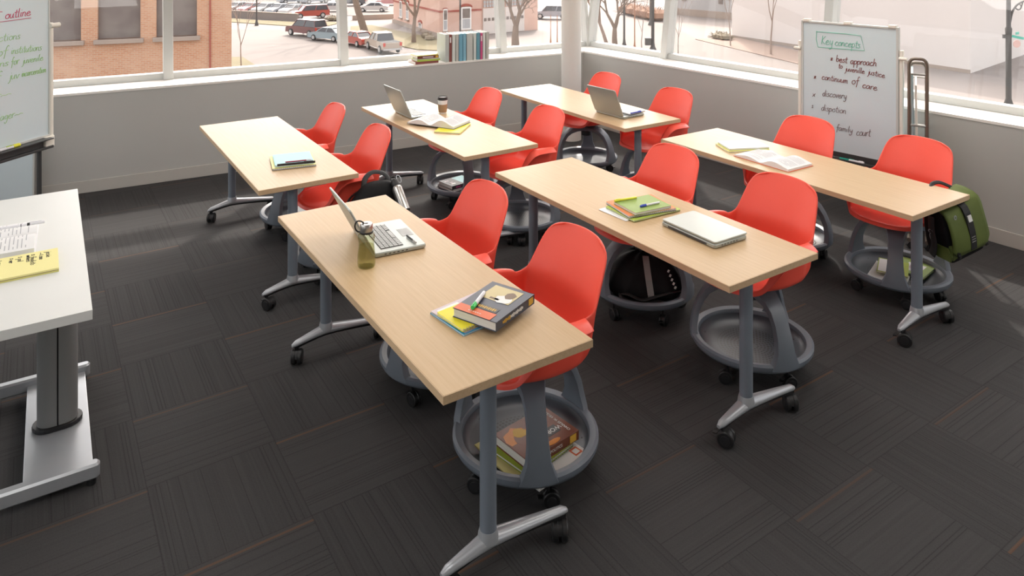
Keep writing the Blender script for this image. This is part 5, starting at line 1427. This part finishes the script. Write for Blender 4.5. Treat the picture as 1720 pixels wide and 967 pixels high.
def pole(label, px, py, h, r, m='polem', lamp_=False, arm_=False, name='street_lamp', cat='lamp post'):
    p = gat(px, py); t = thing(name, label, cat, (p.x,p.y,GZ))
    mb = MB(); mb.lathe([(r*2.2,0),(r*2.2,.25),(r*1.4,.5),(r,.9),(r*.8,h)], m, 12); mb.build('pole', t, smooth=True)
    if lamp_:
        mb = MB(); mb.lathe([(.06,h),(.22,h+.1),(.26,h+.45),(.14,h+.75),(.04,h+.9)], 'lampw', 14); mb.build('lantern', t, smooth=True)
    return t
pole('black lamp post behind the street at the far left window', 431, 43, 4.2, .11, lamp_=True)
pole('tall dark pole in front of the pink house', 773, 72, 12, .10, name='utility_pole', cat='pole')
pole('dark lamp post right of the column', 1048.5, 80, 9, .11, lamp_=True)
pole('thin rusty pole between the dark poles', 1066, 83, 9, .06, 'polerust', name='utility_pole', cat='pole')
tp = pole('thick dark pole with a small box at its foot', 1096.5, 87, 12, .16, name='utility_pole', cat='pole')
mb = MB(); mb.box((-.45,0,1.0),(.6,.4,.7),'polem'); mb.build('control_box', tp)
pole('dark lamp post behind the hedge', 1093, 43, 6, .16, lamp_=True)
pole('thin rusty sign post seen left of the column', 936, 78, 3.2, .05, 'polerust', name='sign_post', cat='post')
pole('thin sign post left of the rusty one by the column', 925, 73, 3.0, .04, 'polerust', name='sign_post', cat='post')
# ornate street lamp at the right with green street signs
p = gat(1694, 182); t = thing('street_lamp', 'ornate street lamp with green street signs at the far right', 'lamp post', (p.x,p.y,GZ)); sc_ = p.y/F
zpx = lambda py: H - (py-HY)/F*p.y - GZ
mb = MB(); mb.lathe([(.26,0),(.26,.3),(.17,.6),(.17,zpx(60)),(.20,zpx(48)),(.14,zpx(45)),(.12,zpx(-40))],'polem',16); mb.build('pole', t, smooth=True)
mb = MB(); mb.tube(smoothline([(.1,0,zpx(38)),(.25,0,zpx(20)),(.55,0,zpx(8)),(.95,0,zpx(2)),(1.3,0,zpx(-2))],5),.06,'polem',8)
mb.tube([(.62+.18*cos(a),0,zpx(9)-.1+.18*sin(a)) for a in [2*pi*i/16 for i in range(16)]],.04,'polem',6,close=True); mb.tube(smoothline([(.1,0,zpx(25)),(.35,0,zpx(14)),(.7,0,zpx(16)),(.9,0,zpx(4))],5),.04,'polem',6); mb.build('scroll_bracket', t, smooth=True)
cmat('sign_green', (.10,.42,.33), .5); cmat('sign_pink', (.62,.42,.38), .5)
mb = MB(); mb.box((.45,-.2,zpx(62)),(.75,.03,.16),'sign_green',ry=R(12)); mb.box((.38,-.25,zpx(55)),(.45,.03,.16),'sign_green',rz=.6); mb.build('street_sign', t)
mb = MB(); mb.cyl((.42,-.15,zpx(73)),.24,.03,'sign_pink',24,None,'Y'); mb.build('round_sign', t)
mb = MB(); mb.box((-.28,0,zpx(61)),(.16,.1,.24),'polem'); mb.build('signal_box', t)
# hedge and bush
M['hedge'] = noisy('reddish_hedge', (.30,.17,.11), (.26,.15,.10), 2, .95)
M['bushm'] = noisy('brown_bush', (.27,.22,.16), (.20,.17,.12), 2, .95)
def bush(label, pts, r, m, seed, name='hedge', cat='hedge'):
    rnd = random.Random(seed); c = gat(*pts[len(pts)//2]); t = thing(name, label, cat, (c.x,c.y,GZ)); mb = MB()
    for (px,py) in pts:
        q = gat(px,py)
        for k in range(60):
            a = rnd.uniform(0,2*pi); e_ = rnd.uniform(.15,1.5); rr_ = r*rnd.uniform(.8,1.15); b0_ = Vector((q.x-c.x,q.y-c.y,0)); tip_ = b0_+Vector((cos(a)*cos(e_)*rr_*1.3,sin(a)*cos(e_)*rr_,sin(e_)*rr_))
            mb.tube([b0_+Vector((0,0,.1)), b0_.lerp(tip_,.6)+Vector((0,0,.1)), tip_],[.05,.035,.02],m,4,caps=False)
        mb.lathe([(r*.3,0),(r*.8,r*.25),(r*.75,r*.6),(r*.3,r*.85)],m,10,Matrix.Translation((q.x-c.x,q.y-c.y,0)))
    mb.build('twigs', t)
bush('reddish bare hedge across the street right of the column', [(1055,24),(1068,27),(1080,30),(1092,32),(1104,35)], 1.9, 'hedge', 1)
bush('brown bush at the corner of the white building', [(1206,66),(1213,67),(1219,68)], .9, 'bushm', 2, 'bush', 'bush')
bush('dark shrub in front of the pink house', [(716,64),(722,68)], .7, 'bushm', 3, 'bush', 'bush')
bush('dark evergreen bush far behind the parking lot', [(612,-2)], 1.8, 'bushm', 4, 'bush', 'bush')
bush('small bushes beside the retaining wall', [(556,35),(565,35)], .8, 'bushm', 6, 'bush', 'bush')

# ================================================================ LIGHT
w = bpy.data.worlds.new('world'); SC.world = w; w.use_nodes = True
nt = w.node_tree; bg = nt.nodes['Background']; 
sk = nt.nodes.new('ShaderNodeTexSky'); sk.sky_type = 'NISHITA'; sk.sun_disc = False; sk.sun_elevation = R(44); sk.sun_rotation = R(0); sk.dust_density = 3.5; sk.air_density = 1.0; sk.altitude = 0
hs_ = nt.nodes.new('ShaderNodeHueSaturation'); hs_.inputs['Saturation'].default_value = .25
nt.links.new(sk.outputs[0], hs_.inputs['Color'])
mxw = nt.nodes.new('ShaderNodeMix'); mxw.data_type = 'RGBA'; mxw.blend_type = 'MULTIPLY'; mxw.inputs[0].default_value = 1.0; mxw.inputs[7].default_value = (1.0,.95,.90,1)
nt.links.new(hs_.outputs[0], mxw.inputs[6]); nt.links.new(mxw.outputs[2], bg.inputs[0]); bg.inputs[1].default_value = .85
sun = bpy.data.lights.new('sun', 'SUN'); sun.energy = 4.3; sun.angle = R(1.2); sun.color = (1.0,.93,.84)
so = bpy.data.objects.new('sun', sun); COL.objects.link(so)
dirv = Vector((-.12,-.888,-.867)).normalized(); so.rotation_euler = dirv.to_track_quat('-Z','Y').to_euler(); so.location = (2, 12, 12)
# ================================================================ CAMERA
cam = bpy.data.cameras.new('camera'); co = bpy.data.objects.new('camera', cam); COL.objects.link(co)
co.location = (0,0,H); co.rotation_euler = (pi/2,0,0); cam.sensor_width = 36; cam.lens = 36*F/1720; cam.shift_y = -(483.5-HY)/1720; cam.clip_start = .05; cam.clip_end = 800
SC.camera = co
SC.view_settings.view_transform = 'Standard'; SC.view_settings.look = 'None'; SC.view_settings.exposure = 0.0; SC.view_settings.gamma = 1; SC.view_settings.use_curve_mapping = False
